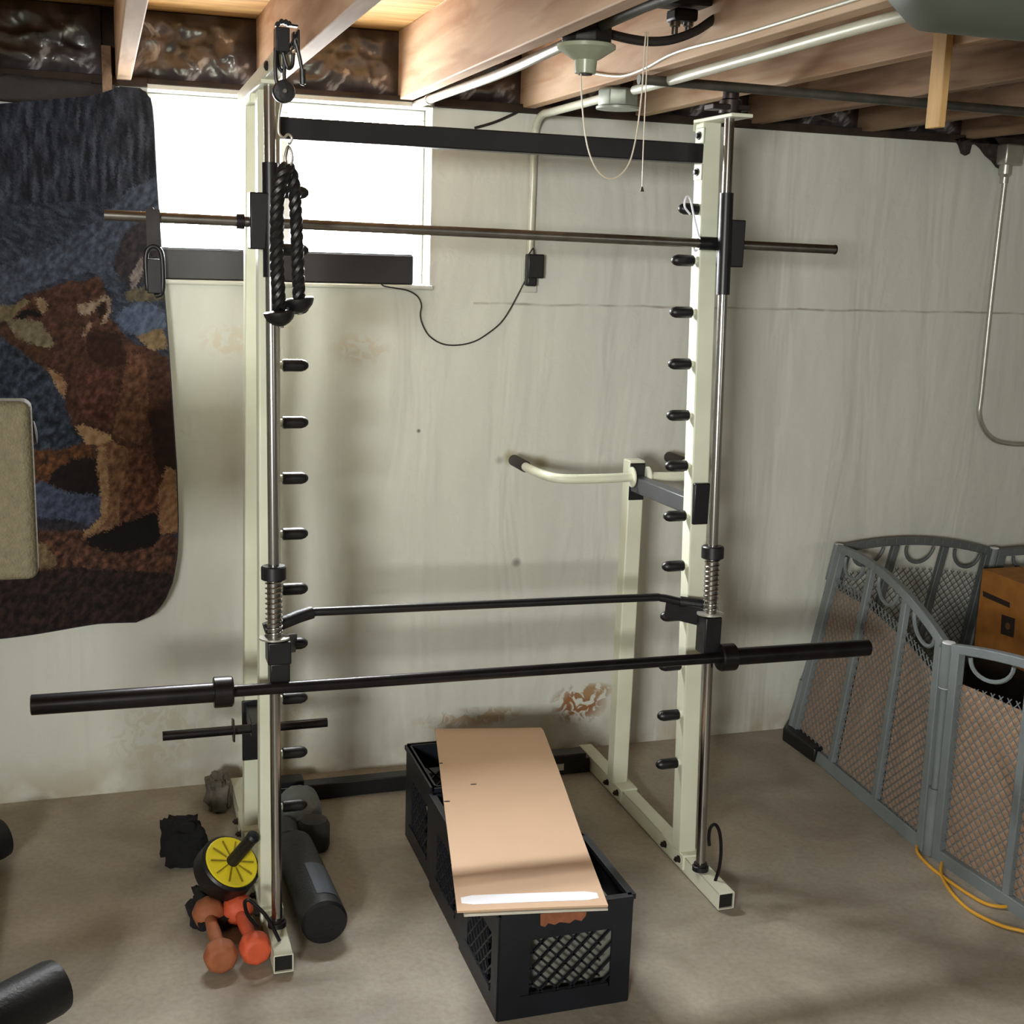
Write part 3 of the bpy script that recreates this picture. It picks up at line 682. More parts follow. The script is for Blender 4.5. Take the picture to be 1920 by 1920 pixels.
# ---------------------------------------------------------------- crates and cardboard
def blob_box(c, d):
    m = MB(); m.lohi((c[0]-d[0], c[1]-d[1], c[2]-d[2]+.006), (c[0]+d[0], c[1]+d[1], c[2]+d[2])); return m
def crate(x0, y0, x1, y1, h, label, ang=0):
    t = thing('milk_crate', label, 'crate', ((x0+x1)/2, (y0+y1)/2, 0))
    m = MB(); th = .007
    def side(p, q):
        p = V(p); q = V(q); d = (q-p); L = d.length; d.normalize(); n = d.cross(V((0, 0, 1)))
        def rect(a0, a1, z0, z1, t_=th): c = p+d*((a0+a1)/2)+V((0, 0, (z0+z1)/2)); m.box(c, (a1-a0, t_, z1-z0), Matrix((d, -n, V((0, 0, 1)))).transposed())
        rect(0, L, 0, .045); rect(0, L, h-.075, h); rect(0, .07, .045, h-.075); rect(L-.045, L, .045, h-.075); rect(0, L, h-.012, h, .018)
        rect(.05, L-.05, .045, .055, .012)
        # lattice
        zA, zB = .045, h-.075; aA, aB = .07, L-.045; step = .038
        def seg(sign):
            k = -(zB-zA)
            while k < (aB-aA):
                # line a = aA + k + s, z = zA + s (or mirrored)
                s0 = max(0, -k); s1 = min(zB-zA, (aB-aA)-k)
                if s1-s0 > .004:
                    a_, b_ = aA+k+s0, aA+k+s1; z_, y_ = zA+s0, zA+s1
                    if sign < 0: a_, b_ = L-a_, L-b_
                    m.beam(p+d*a_+V((0, 0, z_)), p+d*b_+V((0, 0, y_)), .0045, .006, up=n)
                k += step
        seg(1); seg(-1)
    cs = [(x0, y0, 0), (x1, y0, 0), (x1, y1, 0), (x0, y1, 0)]
    for i in range(4): side(cs[i], cs[(i+1) % 4])
    m.build('crate_wall', CRATE, t, bevel=.0)
    g = MB()
    n = 7
    for i in range(1, n): 
        x = x0+(x1-x0)*i/n; g.lohi((x-.004, y0, .008), (x+.004, y1, .014)); y = y0+(y1-y0)*i/n; g.lohi((x0, y-.004, .008), (x1, y+.004, .014))
    g.build('crate_floor', CRATE, t)
    return t
c3 = crate(-.141, -1.404, .166, -1.100, .262, 'black milk crate nearest the camera under the cardboard, dark lattice front')
tag(blob_box((.06, -1.25, .10), (.12, .11, .09)).build('crate_filler', mat('pale_grey_filler', (128, 128, 118), .8)), 'pale grey filler box added inside the nearest crate, seen through its lattice', 'filler')  # added pale box, lightens what shows through the lattice cells
c2 = crate(-.136, -1.091, .150, -.790, .262, 'middle black milk crate of the row under the cardboard')
c1 = crate(-.130, -.780, .150, -.485, .275, 'rearmost black milk crate under the cardboard, nearest the wall')
# handle slots of front crate shown as plain bar
cb = thing('cardboard_sheet', 'long tan folded cardboard sheet lying flat on the three black crates', 'cardboard', (0, -.97, .28))
P = [at('Z', .287, 857, 1710), at('Z', .287, 1140, 1700), at('Z', .287, 1015, 1358), at('Z', .287, 815, 1362)]
def slab(P, z0, z1, nx=10, ny=30, wav=.002, pinch=0):
    vs = []; fs = []
    for lay in (z1, z0):
        for j in range(ny+1):
            for i in range(nx+1):
                s, t = i/nx, j/ny; p = (P[0]*(1-s)+P[1]*s)*(1-t)+(P[3]*(1-s)+P[2]*s)*t
                zz = lay+wav*math.sin(t*9+s*2)
                if t > .93: zz -= .010*((t-.93)/.07)**2
                vs.append((p.x, p.y, zz))
    n = (nx+1)*(ny+1)
    for j in range(ny):
        for i in range(nx):
            a = j*(nx+1)+i; fs.append((a, a+1, a+nx+2, a+nx+1)); fs.append((n+a, n+a+nx+1, n+a+nx+2, n+a+1))
    ring = [i for i in range(nx+1)]+[j*(nx+1)+nx for j in range(1, ny+1)]+[ny*(nx+1)+i for i in range(nx-1, -1, -1)]+[j*(nx+1) for j in range(ny-1, 0, -1)]
    for k in range(len(ring)): a, b = ring[k], ring[(k+1) % len(ring)]; fs.append((a, b, b+n, a+n))
    return MB().add(vs, fs)
slab(P, .2845, .289).build('top_sheet', CARD, cb)
P2 = [P[0].lerp(P[1], .04)+V((0, -.007, 0)), P[1].lerp(P[0], .0)+V((-.002, -.005, 0)), P[2], P[3]]
slab(P2, .279, .2835).build('under_sheet', CARDEDGE, cb)
def on(s, t, z): p = (P[0]*(1-s)+P[1]*s)*(1-t)+(P[3]*(1-s)+P[2]*s)*t; return V((p.x, p.y, z+.002*math.sin(t*9+s*2)))
def strip(s0, s1, t0, t1, n=12, lift=.2896):
    m = MB(); vs = []; 
    for k in range(n+1):
        s = s0+(s1-s0)*k/n; e = 1 if 0 < k < n else .6
        mid = (t0+t1)/2; hw = (t1-t0)/2*e
        for tt in (mid-hw, mid+hw):
            for zz in (lift, lift-.0006): vs.append(on(s, tt, zz))
    for k in range(n):
        a = 4*k; b = a+4
        m_f = [(a, a+2, b+2, b), (a+1, b+1, b+3, a+3), (a, b, b+1, a+1), (a+2, a+3, b+3, b+2)]
        m.f += [list(f) for f in m_f]; m.m += [0]*4
    m.v = vs; m.f += [[0, 1, 3, 2], [4*n, 4*n+2, 4*n+3, 4*n+1]]; m.m += [0, 0]
    return m
strip(.035, .955, .022, .058).build('tape_strip', TAPE, cb, label='glossy white tape strip along the near edge')
strip(.001, .05, .512, .518, 3).build('slit', LABELDK, cb); strip(.001, .03, .735, .741, 3).build('slit', LABELDK, cb)
strip(.235, .285, .604, .609, 4).build('slit', LABELDK, cb)
m = MB(); t0 = [Yp(-1.413, *q) for q in ((1014, 1712), (1100, 1710), (1098, 1718), (1090, 1727), (1078, 1724), (1068, 1731), (1050, 1729), (1040, 1734), (1028, 1731), (1022, 1738), (1014, 1736))]
m.prism(t0, (0, .004, 0)).build('torn_flap', TORN, cb, label='torn brown paper flap hanging under the near edge')

# ---------------------------------------------------------------- floor clutter, left
aw = thing('ab_wheel', 'ab roller wheel with yellow hub and black tyre leaning by the left post', 'exercise wheel', (-.66, -.75, 0))
ax = V((.32, -.58, .76)).normalized(); 
ax = V((.40, -.50, .77)).normalized()
c_ = at('Z', .150, 434, 1617)
MB().lathe(c_, -ax, [(-.001, .066), (-.001, .072), (.004, .077), (.05, .078), (.056, .074), (.058, .06)], 40).build('tyre', BLKRUB, aw)
hb = MB().lathe(c_+ax*.006, -ax, [(0, .020), (.002, .050), (.001, .066), (.008, .067)], 48).build('hub', YELLOW, aw)
u = ax.orthogonal().normalized(); w_ = ax.cross(u)
m = MB()
for k in range(10):
    an = k*math.pi/5; dr = u*math.cos(an)+w_*math.sin(an); m.beam(c_+ax*.005+dr*.018, c_+ax*.0045+dr*.058, .003, .005, up=ax)
m.build('spoke', mat('dark_yellow_groove', (140, 122, 22), .5), hb, label='darker radial grooves')
MB().tube([c_+(u*math.cos(k*math.pi/18)+w_*math.sin(k*math.pi/18))*.066+ax*.002 for k in range(36)], .0032, 8, closed=True).build('rim', YELLOW, hb)
MB().lathe(c_+ax*.002, ax, [(0, .0165), (.006, .016), (.10, .0155), (.118, .0165), (.124, .012), (.126, .004)], 18).build('grip', FOAMBLK, aw)
MB().lathe(c_-ax*.058, -ax, [(0, .0165), (.10, .0155), (.108, .010)], 18).build('grip', FOAMBLK, aw)

def dumbbell(a, b, m_, label, r=.040):
    a = V(a); b = V(b); d = (b-a); L = d.length; t = thing('dumbbell', label, 'dumbbell', tuple((a+b)/2-V((0, 0, r))), 'small neoprene dumbbells')
    MB().lathe(a, d, [(.02, .013), (L/2, .0165), (L-.02, .013)], 18).build('handle', m_, t)
    for o, s in ((a, -1), (b, 1)):
        h_ = d.normalized()*s
        MB().lathe(o-h_*.032, h_, [(0, .014), (.006, .024), (.018, r*.93), (.03, r), (.045, r), (.056, r*.9), (.062, r*.72)], 8).build('head', m_, t, bevel=.004)
    return t
dumbbell((-.713, -.858, .040), (-.702, -1.050, .040), RUST, 'faded brown-orange dumbbell, left one of the floor pair')
d2 = dumbbell((-.643, -.858, .040), (-.622, -1.036, .040), ORANGE, 'bright orange dumbbell, right one of the floor pair beside the rack foot', .039)

def blob(c, d, seed, amp=.25, n=(26, 16), flat=True, sq=.6):
    c = V(c); vs = []; fs = []; nu, nv = n
    for j in range(nv+1):
        for i in range(nu):
            th = math.pi*j/nv; ph = 2*math.pi*i/nu
            x, y, z = math.sin(th)*math.cos(ph), math.sin(th)*math.sin(ph), math.cos(th)
            f = lambda q: math.copysign(abs(q)**sq, q)
            p = V((f(x), f(y), f(z))); k = 1+amp*noise.fractal(V((x*2+seed, y*2, z*2)), .9, 2, 4)
            q = V((p.x*d[0]*k, p.y*d[1]*k, p.z*d[2]*k)); q += c
            if flat: q.z = max(q.z, .001)
            vs.append(q)
    for j in range(nv):
        for i in range(nu): a = j*nu+i; b = j*nu+(i+1) % nu; fs.append((a, b, b+nu, a+nu))
    return MB().add(vs, fs)
tag(blob((-.752, -.50, .06), (.055, .05, .062), 5, .35).build('cloth_bundle', BLKCLOTH, sharp=80), 'crumpled black cloth bundle on the floor left of the ab wheel', 'cloth')
tag(blob((-.70, -.80, .022), (.05, .09, .022), 9, .4).build('cloth_bundle', BLKCLOTH, sharp=80), 'flat black cloth bundle under the ab wheel and dumbbells', 'cloth')
gw = blob((-.632, -.17, .045), (.035, .05, .05), 3, .4); tag(gw.build('leather_piece', mat('brown_grey_leather', (112, 104, 94), .8, var=.3, scale=20)), 'grey-brown crumpled leather piece behind the left rear foot', 'leather piece')
tag(blob((-.415, -.36, .05), (.058, .105, .055), 11, .10, sq=.75).build('grey_bag', GREYCLOTH, sharp=80), 'smooth grey cloth bag on the floor right of the left post', 'bag')
rl = thing('foam_roller', 'thick black foam roller lying right of the left rack foot, pale label on top', 'foam roller', (-.46, -.85, 0))
ra, rb = V((-.468, -.60, .058)), V((-.452, -1.005, .058))
MB().lathe(ra, rb-ra, [(0, .045), (.004, .052), (.14, .054), (.40, .056), (.408, .05)], 36).build('roller_body', FOAMBLK, rl)
m = MB(); d = (rb-ra).normalized(); 
vs = []; fs = []; n = 8
side_ = d.cross(V((0, 0, 1))).normalized()
for i, L in enumerate((.20, .36)):
    for k in range(n+1):
        an = math.radians(60+60*k/n-20); vs.append(ra+d*L+(side_*math.cos(an)*-1+V((0, 0, 1))*math.sin(an))*.0568)
for k in range(n): fs.append((k, k+1, n+2+k, n+1+k))
m.add(vs, fs); m.build('label_patch', mat('slate_label', (74, 82, 96), .45), rl)
gr = thing('foam_roller', 'short dark grey foam cylinder behind the black roller', 'foam roller', (-.48, -.5, 0))
MB().lathe((-.475, -.46, .045), (-.05, -1, .12), [(0, .034), (.003, .038), (.12, .038)], 28).build('roller_body', mat('grey_foam', (62, 62, 64), .7, bump=.2), gr)
gb = thing('foam_roller', 'round dark grey foam end standing against the grey bag', 'foam roller', (-.40, -.5, 0))
MB().lathe((-.398, -.50, .0), (0, 0, 1), [(0, .040), (.01, .044), (.07, .044), (.085, .036), (.09, .01)], 28).build('roller_body', mat('grey_foam_dark', (58, 58, 56), .7, bump=.2), gr and gb)

# ---------------------------------------------------------------- weight bench at left edge
wb = thing('weight_bench', 'weight bench cut off by the left edge, beige upright pad and black leg rollers', 'bench', (-1.35, -1.75, 0))
m = MB(); q0, q1 = Yp(-1.7, 58, 765), Yp(-1.7, 62, 1078)
m.lohi((-1.40, -1.72, q1.z-.004), (q0.x-.0, -1.66, q0.z+.012)); m.build('back_pad', CREAMPAD, wb, bevel=.014, seg=4)
MB().lathe(Yp(-1.63, 52, 812), (1, 0, .1), [(-.05, .02), (.0, .021), (.012, .018), (.014, .008)], 18).build('pad_bolt', BLKRUB, wb)
MB().beam((-1.25, -1.63, .05), (-1.25, -1.63, q0.z-.05), .05, .05, up=(0, 1, 0)).build('upright', BLACK, wb, bevel=.003)
MB().beam((-1.25, -.45, .03), (-1.25, -2.3, .03), .05, .05).build('base_rail', BLACK, wb, bevel=.003)
MB().beam((-1.5, -1.2, .03), (-1.27, -1.2, .03), .05, .05).build('cross_foot', BLACK, wb, bevel=.003)
# rollers
e = at('Z', .10, 112, 1845); a_ = e+V((-.42, -.33, .02))*1.0
ax2 = V((.80, .56, .03)).normalized()
r1 = MB().lathe(e-ax2*.42, ax2, [(0, .055), (.004, .0585), (.40, .0595), (.415, .056), (.42, .040)], 36).build('leg_roller', FOAMBLK, wb)
MB().lathe(e-ax2*.01, ax2, [(0, .012), (.016, .012), (.02, .006)], 14).build('roller_cap', GALV, r1)
e2 = at('Z', .07, 8, 1568)
r2 = MB().lathe(e2-ax2*.3, ax2, [(0, .05), (.28, .055), (.295, .052), (.30, .036)], 36).build('leg_roller', FOAMBLK, wb)
MB().tube([(-1.25, e.y-.1, .055), e-ax2*.2], .012, 10).build('roller_axle', STEEL, wb)
MB().tube([(-1.25, -.62, .055), e2-ax2*.15], .012, 10).build('roller_axle', STEEL, wb)

# ---------------------------------------------------------------- wolf blanket
def PC(x, y): return (x/2.667, 480+y/2.667)
def poly(*pts): return [PC(*p) for p in pts]
def inside(p, pl):
    x, y = p; c = False; j = len(pl)-1
    for i in range(len(pl)):
        xi, yi = pl[i]; xj, yj = pl[j]
        if (yi > y) != (yj > y) and x < (xj-xi)*(y-yi)/(yj-yi)+xi: c = not c
        j = i
    return c
LAY = [
 (poly((-40, 60), (200, -20), (520, -190), (640, -330), (840, -420), (840, 130), (600, 100), (440, 80), (300, 120), (120, 190), (-40, 250)), (76, 82, 98), (34, 38, 50)),
 (poly((620, -120), (790, -230), (800, 100), (640, 160), (560, 60)), (58, 50, 52), (26, 24, 32)),
 (poly((650, 100), (700, 20), (722, 10), (715, 60), (690, 140), (660, 180)), (128, 118, 114), (80, 74, 74)),
 (poly((620, 180), (780, 140), (830, 150), (830, 220), (640, 230)), (94, 86, 66), (54, 48, 42)),
 (poly((570, 320), (620, 260), (700, 220), (770, 240), (830, 300), (830, 370), (680, 410), (600, 350)), (84, 94, 114), (48, 56, 74)),
 (poly((680, 400), (820, 360), (840, 460), (760, 480)), (124, 106, 80), (84, 68, 48)),
 (poly((-40, 400), (60, 440), (180, 540), (280, 650), (340, 780), (440, 930), (300, 990), (-40, 960)), (58, 68, 84), (12, 15, 22)),
 (poly((-40, 960), (300, 970), (440, 930), (500, 1030), (500, 1160), (360, 1190), (260, 1150), (-40, 1140)), (112, 72, 40), (34, 20, 16)),
 (poly((260, 1080), (380, 1010), (480, 1010), (500, 1210), (340, 1180), (240, 1140)), (26, 18, 18), (10, 8, 10)),
 (poly((-40, 1140), (220, 1130), (320, 1180), (500, 1200), (505, 1320), (400, 1345), (-40, 1400)), (74, 82, 104), (34, 40, 56)),
 (poly((-40, 1310), (300, 1310), (420, 1340), (420, 1450), (-40, 1430)), (52, 48, 54), (20, 20, 28)),
 (poly((600, 960), (790, 960), (800, 1400), (560, 1390)), (118, 78, 56), (40, 22, 18)),
 (poly((-40, 1380), (420, 1370), (430, 1420), (860, 1400), (890, 1420), (880, 1600), (-40, 1620)), (104, 70, 52), (26, 15, 13)),
 (poly((-40, 1590), (400, 1560), (900, 1590), (900, 2000), (-40, 2000)), (56, 38, 34), (12, 9, 10)),
 # animal
 (poly((-40, 260), (60, 245), (130, 200), (180, 180), (260, 150), (350, 125), (430, 125), (480, 100), (515, 130), (528, 180), (545, 210), (553, 250), (545, 300), (600, 370), (660, 430), (760, 470), (840, 500), (880, 700), (890, 1000), (895, 1390), (850, 1400), (800, 1390), (790, 1280), (790, 1180), (760, 1040), (720, 960), (640, 965), (610, 1160), (590, 1290), (600, 1330), (560, 1380), (480, 1390), (410, 1425), (415, 1380), (470, 1345), (505, 1310), (500, 1160), (480, 1000), (440, 940), (390, 890), (360, 840), (330, 760), (320, 700), (280, 640), (240, 580), (180, 530), (120, 480), (60, 400), (-40, 380)), (82, 54, 40), (34, 19, 15)),
 (poly((640, 480), (740, 500), (740, 780), (700, 940), (560, 900), (600, 700)), (106, 76, 56), (56, 32, 24)),
 (poly((380, 600), (560, 560), (600, 700), (560, 840), (400, 820)), (96, 62, 48), (38, 18, 15)),
 (poly((430, 380), (600, 380), (640, 540), (520, 560), (440, 500)), (52, 30, 22), (28, 15, 12)),
 (poly((740, 780), (880, 700), (890, 1050), (830, 1200), (770, 1000)), (44, 24, 20), (26, 13, 13)),
 (poly((-40, 250), (60, 245), (120, 215), (150, 230), (90, 280), (50, 330), (-40, 320)), (108, 98, 70), (70, 62, 44)),
 (poly((30, 335), (100, 310), (190, 325), (240, 380), (275, 440), (230, 462), (150, 440), (90, 410)), (112, 104, 84), (76, 68, 52)),
 (poly((-40, 380), (80, 410), (200, 460), (270, 450), (260, 520), (180, 530), (100, 470)), (74, 48, 28), (36, 22, 16)),
 (poly((165, 215), (215, 205), (245, 260), (215, 292), (190, 250)), (134, 118, 96), (92, 72, 52)),
 (poly((78, 305), (110, 275), (170, 265), (208, 292), (195, 306), (140, 300), (100, 318)), (14, 10, 9), (8, 6, 6)),
 (poly((385, 245), (440, 240), (490, 215), (530, 196), (552, 215), (556, 270), (530, 335), (500, 348), (534, 280), (532, 232), (505, 225), (480, 262), (450, 296), (400, 292)), (140, 126, 110), (92, 76, 64)),
 (poly((490, 250), (524, 228), (530, 282), (495, 318)), (28, 20, 18), (20, 14, 12)),
 (poly((400, 395), (450, 330), (465, 335), (430, 400)), (136, 118, 102), (84, 60, 48)),
 (poly((232, 562), (300, 590), (328, 640), (322, 715), (285, 660)), (146, 118, 90), (104, 76, 54)),
 (poly((370, 850), (430, 850), (550, 888), (565, 930), (500, 950), (430, 935)), (160, 134, 102), (116, 88, 62)),
 (poly((480, 955), (560, 925), (640, 965), (622, 1150), (592, 1290), (602, 1330), (500, 1390), (412, 1424), (420, 1380), (505, 1310), (502, 1150)), (128, 98, 70), (72, 46, 32)),
 (poly((480, 960), (530, 950), (545, 1160), (530, 1330), (430, 1400), (420, 1385), (505, 1310), (500, 1150)), (150, 122, 90), (110, 84, 60)),
 (poly((790, 1180), (830, 1050), (890, 1080), (895, 1380), (800, 1392)), (146, 114, 84), (98, 68, 48)),
 (poly((430, 1410), (600, 1345), (780, 1275), (800, 1390), (780, 1450), (600, 1490), (450, 1450)), (14, 9, 10), (8, 6, 7)),
 (poly((160, 1420), (230, 1445), (270, 1500), (288, 1545), (262, 1560), (200, 1560), (160, 1540)), (120, 104, 76), (74, 58, 40)),
]
LAYL = [([(x, y) for x, y in p], a, b, min(q[0] for q in p), max(q[0] for q in p), min(q[1] for q in p), max(q[1] for q in p)) for p, a, b in LAY]
def wolf(px, py):
    # ragged edges: perturb the lookup position
    n1 = noise.noise(V((px*.5, py*.35, 8)))*5+noise.noise(V((px*.07, py*.07, 1)))*3+noise.noise(V((px*.25, py*.25, 2)))*2
    n2 = noise.noise(V((px*.5, py*.35, 9)))*6+noise.noise(V((px*.07, py*.07, 5)))*3+noise.noise(V((px*.25, py*.25, 6)))*2
    x, y = px+n1, py+n2
    if y < 380: a, b = (64, 68, 80), (18, 20, 28); st = noise.fractal(V((x*.10, y*.018, 3)), .8, 2, 5)
    else: a, b = (60, 66, 80), (24, 28, 38); st = noise.fractal(V((x*.03+y*.03, y*.12-x*.06, 3)), .8, 2, 5)
    f = min(max(.45+st*.9, 0), 1)
    for pl, c, d, x0, x1, y0, y1 in LAYL:
        if x0 <= x <= x1 and y0 <= y <= y1 and inside((x, y), pl):
            a, b = c, d
            g = noise.fractal(V((px*.09+py*.03, py*.07, 7+c[0])), .6, 2.1, 6)
            f = min(max(.5+g*.62, 0), 1)
    return [b[i]+(a[i]-b[i])*f for i in range(3)]
# outline in metres on the wall plane
def bl_edges(t):   # t from 0 top to 1 bottom: right edge pixel
    ys = [176, 200, 260, 400, 560, 700, 800, 900, 1000, 1080, 1130, 1160]; xs = [272, 284, 290, 297, 308, 318, 326, 331, 333, 325, 300, 270]
    return ys, xs
BY = -.055
right = [(262, 167), (274, 172), (283, 190), (287, 230), (292, 330), (298, 420), (306, 540), (314, 640), (322, 760), (330, 880), (333, 980), (331, 1040), (322, 1090), (306, 1128), (282, 1155), (255, 1166)]
RW = [Yp(BY, *q) for q in right]
topz = lambda x: Yp(BY, 240, 168).z
def blanket():
    nx, nz = 240, 520
    zt = RW[0].z; zb = min(p.z for p in RW)
    xl = -1.42
    vs = []; cols = []
    def xr(z):
        for i in range(len(RW)-1):
            if RW[i].z >= z >= RW[i+1].z: t = (RW[i].z-z)/(RW[i].z-RW[i+1].z); return RW[i].x+(RW[i+1].x-RW[i].x)*t
        return RW[0].x if z > RW[0].z else RW[-1].x
    tl = Yp(BY, 0, 196); bl_ = Yp(BY, 0, 1196); bm_ = Yp(BY, 240, 1168); tm = Yp(BY, 200, 182)
    def ztop(x):
        a, b = (tl, tm) if x < tm.x else (tm, RW[0])
        return a.z+(b.z-a.z)*(x-a.x)/(b.x-a.x)
    def zbot(x): return bl_.z+(bm_.z-bl_.z)*(x-bl_.x)/(bm_.x-bl_.x)
    for j in range(nz+1):
        for i in range(nx+1):
            s, t = i/nx, j/nz
            # blend: vertical lines clipped by outline
            x = xl+(RW[10].x-xl)*s
            z0, z1 = ztop(min(x, RW[0].x)), zbot(min(x, RW[-1].x))
            z = z0+(z1-z0)*t
            x = xl+(xr(z)-xl)*s
            dy = .010*math.sin(x*13+z*2)*(.5+.5*t)+.006*noise.noise(V((x*5, z*3, 0)))
            vs.append(V((x, BY+dy-.004, z)))
            q = vs[-1]-CAM; zz = q.dot(CF); cols.append((960+FPX*q.dot(CR)/zz, 960-FPX*q.dot(CU)/zz))
    m = MB(); fs = []
    for j in range(nz):
        for i in range(nx): a = j*(nx+1)+i; fs.append((a, a+1, a+nx+2, a+nx+1))
    n = len(vs); back = [v+V((0, .010, 0)) for v in vs]
    m.add(vs+back, fs+[(n+a, n+d, n+c, n+b) for a, b, c, d in fs])
    ring = [i for i in range(nx+1)]+[j*(nx+1)+nx for j in range(1, nz+1)]+[nz*(nx+1)+i for i in range(nx-1, -1, -1)]+[j*(nx+1) for j in range(nz-1, 0, -1)]
    for k in range(len(ring)): a, b = ring[k], ring[(k+1) % len(ring)]; m.f.append([a, b, b+n, a+n]); m.m.append(0)
    t = thing('blanket', 'dark plush blanket printed with a brown wolf, hung on the wall left of the rack', 'blanket', (-1.05, BY, 2.0))
    o = m.build('printed_fabric', PRINT, t, sharp=80)
    ca = o.data.color_attributes.new('print', 'FLOAT_COLOR', 'POINT')
    for i, (px, py) in enumerate(cols):
        c = s2l(wolf(px, py)); ca.data[i].color = c; ca.data[i+n].color = (.03, .03, .04, 1)
    edge = [vs[i]+V((0, .004, 0)) for i in [nx-20+k for k in range(0, 21, 5)]+[j*(nx+1)+nx for j in range(8, nz+1, 8)]+[nz*(nx+1)+i for i in range(nx-4, 0, -4)]]
    MB().tube(edge, .0035, 8).build('piping', PIPING, t)
blanket()
# grey cloth folded over the top left of the blanket
m = MB(); pts = [Yp(-.075, *q) for q in ((-60, 140), (40, 146), (100, 150), (190, 152), (196, 192), (140, 196), (60, 200), (-60, 206))]
gc = blob((-1.03, -.03, 2.025), (.16, .02, .034), 4, .25, flat=False, sq=.6); tag(gc.build('cloth_roll', mat('dark_brown_cloth', (58, 52, 50), .9, bump=.4), sharp=80), 'dark brown cloth tucked along the wall top above the blanket', 'cloth')

# ---------------------------------------------------------------- play yard gate
pen = thing('play_yard', 'folding grey plastic play yard fence leaning open at the right', 'pet fence', (1.4, -.6, 0))
def gate_panel(bl, br, tl, tr, arch, nm, thick=.02, gm=GATE, right_handed=1, cells=3, halfmoon=True):
    bl, br, tl, tr = map(V, (bl, br, tl, tr)); nrm = (br-bl).cross(tl-bl).normalized()*thick
    Wd = (br-bl).length; Hh = (tl-bl).length
    def A_(s): return arch*(1-(2*s-1)**2)
    def P_(s, t): 
        p = (bl*(1-s)+br*s)*(1-t)+(tl*(1-s)+tr*s)*t
        return p+(tl-bl).normalized()*A_(s)*t
    up = nrm.normalized()
    fr = MB()
    fr.beam(P_(.02, 0), P_(.02, 1), .03, thick*1.3, up=up); fr.beam(P_(.98, 0), P_(.98, 1), .03, thick*1.3, up=up)
    N_ = 16
    for k in range(N_):
        fr.beam(P_(k/N_, 1), P_((k+1)/N_+.004, 1), .026, thick*1.3, up=up)
    fr.beam(P_(0, .02), P_(1, .02), .04, thick*1.2, up=up)
    for c in range(1, cells):
        s = c/cells; fr.beam(P_(s, .02), P_(s, .98), .026, thick, up=up)
    fobj = fr.build('panel_frame', gm, pen, bevel=.003)
    # decorative arcs at the top of each cell
    for c in range(cells):
        ar = MB(); s0, s1 = c/cells+.02, (c+1)/cells-.02; sm = (s0+s1)/2; hw = (s1-s0)/2*.62
        ar.tube([P_(sm-hw*math.cos(math.pi*k/12), 1-.03-.085*math.sin(math.pi*k/12)) for k in range(13)], .006, 6)
        ar.build('handle_arc', gm, fobj)
    # lattice
    la = MB(); st = .040
    def seg(p, q):
        (a, b), (c_, d) = p, q
        la.beam(P_(a/Wd, b/Hh), P_(c_/Wd, d/Hh), .0022, .0025, up=up)
    for c in range(cells):
        x0, x1 = Wd*(c/cells)+.015, Wd*((c+1)/cells)-.015; z0, z1 = .035, Hh-.10
        for sg in (1, -1):
            k = -(z1-z0)
            while k < (x1-x0):
                s0 = max(0, -k); s1 = min(z1-z0, (x1-x0)-k)
                if s1-s0 > .01:
                    a, b = x0+k+s0, x0+k+s1
                    if sg < 0: a, b = x0+x1-a, x0+x1-b
                    seg((a, z0+s0), (b, z0+s1))
                k += st*.75
    la.build('lattice', gm, pen)
    return P_
bl1, br1 = V((1.346, -.10, .005)), V((1.288, -.950, .005)); tl1, tr1 = V((1.475, -.10, .685)), V((1.280, -.945, .625))
P1 = gate_panel(bl1, br1, tl1, tr1, .04, 'a')
bl4, br4 = V((1.292, -.985, .005)), V((1.345, -1.84, .005)); tl4, tr4 = V((1.284, -.985, .622)), V((1.345, -1.84, .640))
P4 = gate_panel(bl4, br4, tl4, tr4, .045, 'b')
P2_ = gate_panel(V((1.36, -.045, .01)), V((2.03, -.06, .01)), V((1.50, -.085, .682)), V((2.10, -.10, .645)), .035, 'c', gm=GATEDK)
P3_ = gate_panel(V((2.05, -.075, .01)), V((2.80, -.35, .01)), V((2.12, -.11, .645)), V((2.85, -.40, .64)), .03, 'd', gm=GATEDK)
for (b0, t0) in ((V((1.289, -.967, .003)), V((1.281, -.965, .632))),):
    hp = MB().tube([b0, b0.lerp(t0, .32)], .019, 18).tube([b0.lerp(t0, .8), t0], .019, 18).tube([b0, t0], .011, 12).build('hinge_post', GATE, pen)
    MB().lathe(t0, (0, 0, 1), [(0, .019), (.003, .017), (.005, .01)], 20).build('post_cap', GCAP, hp)
    MB().lathe(b0.lerp(t0, .8)-V((0, 0, .004)), (0, 0, 1), [(0, .018), (.003, .0195)], 20).build('post_ring', GCAP, hp)
for b0, t0 in ((bl1+V((0, .01, 0)), tl1+V((0, .01, .01))), (V((2.04, -.07, .005)), V((2.11, -.105, .66)))):
    hp = MB().tube([b0, b0.lerp(t0, .3)], .017, 16).tube([b0.lerp(t0, .82), t0], .017, 16).tube([b0, t0], .011, 12).build('hinge_post', GATE, pen)
    MB().lathe(t0, (0, 0, 1), [(0, .017), (.003, .015)], 16).build('post_cap', GCAP, hp)
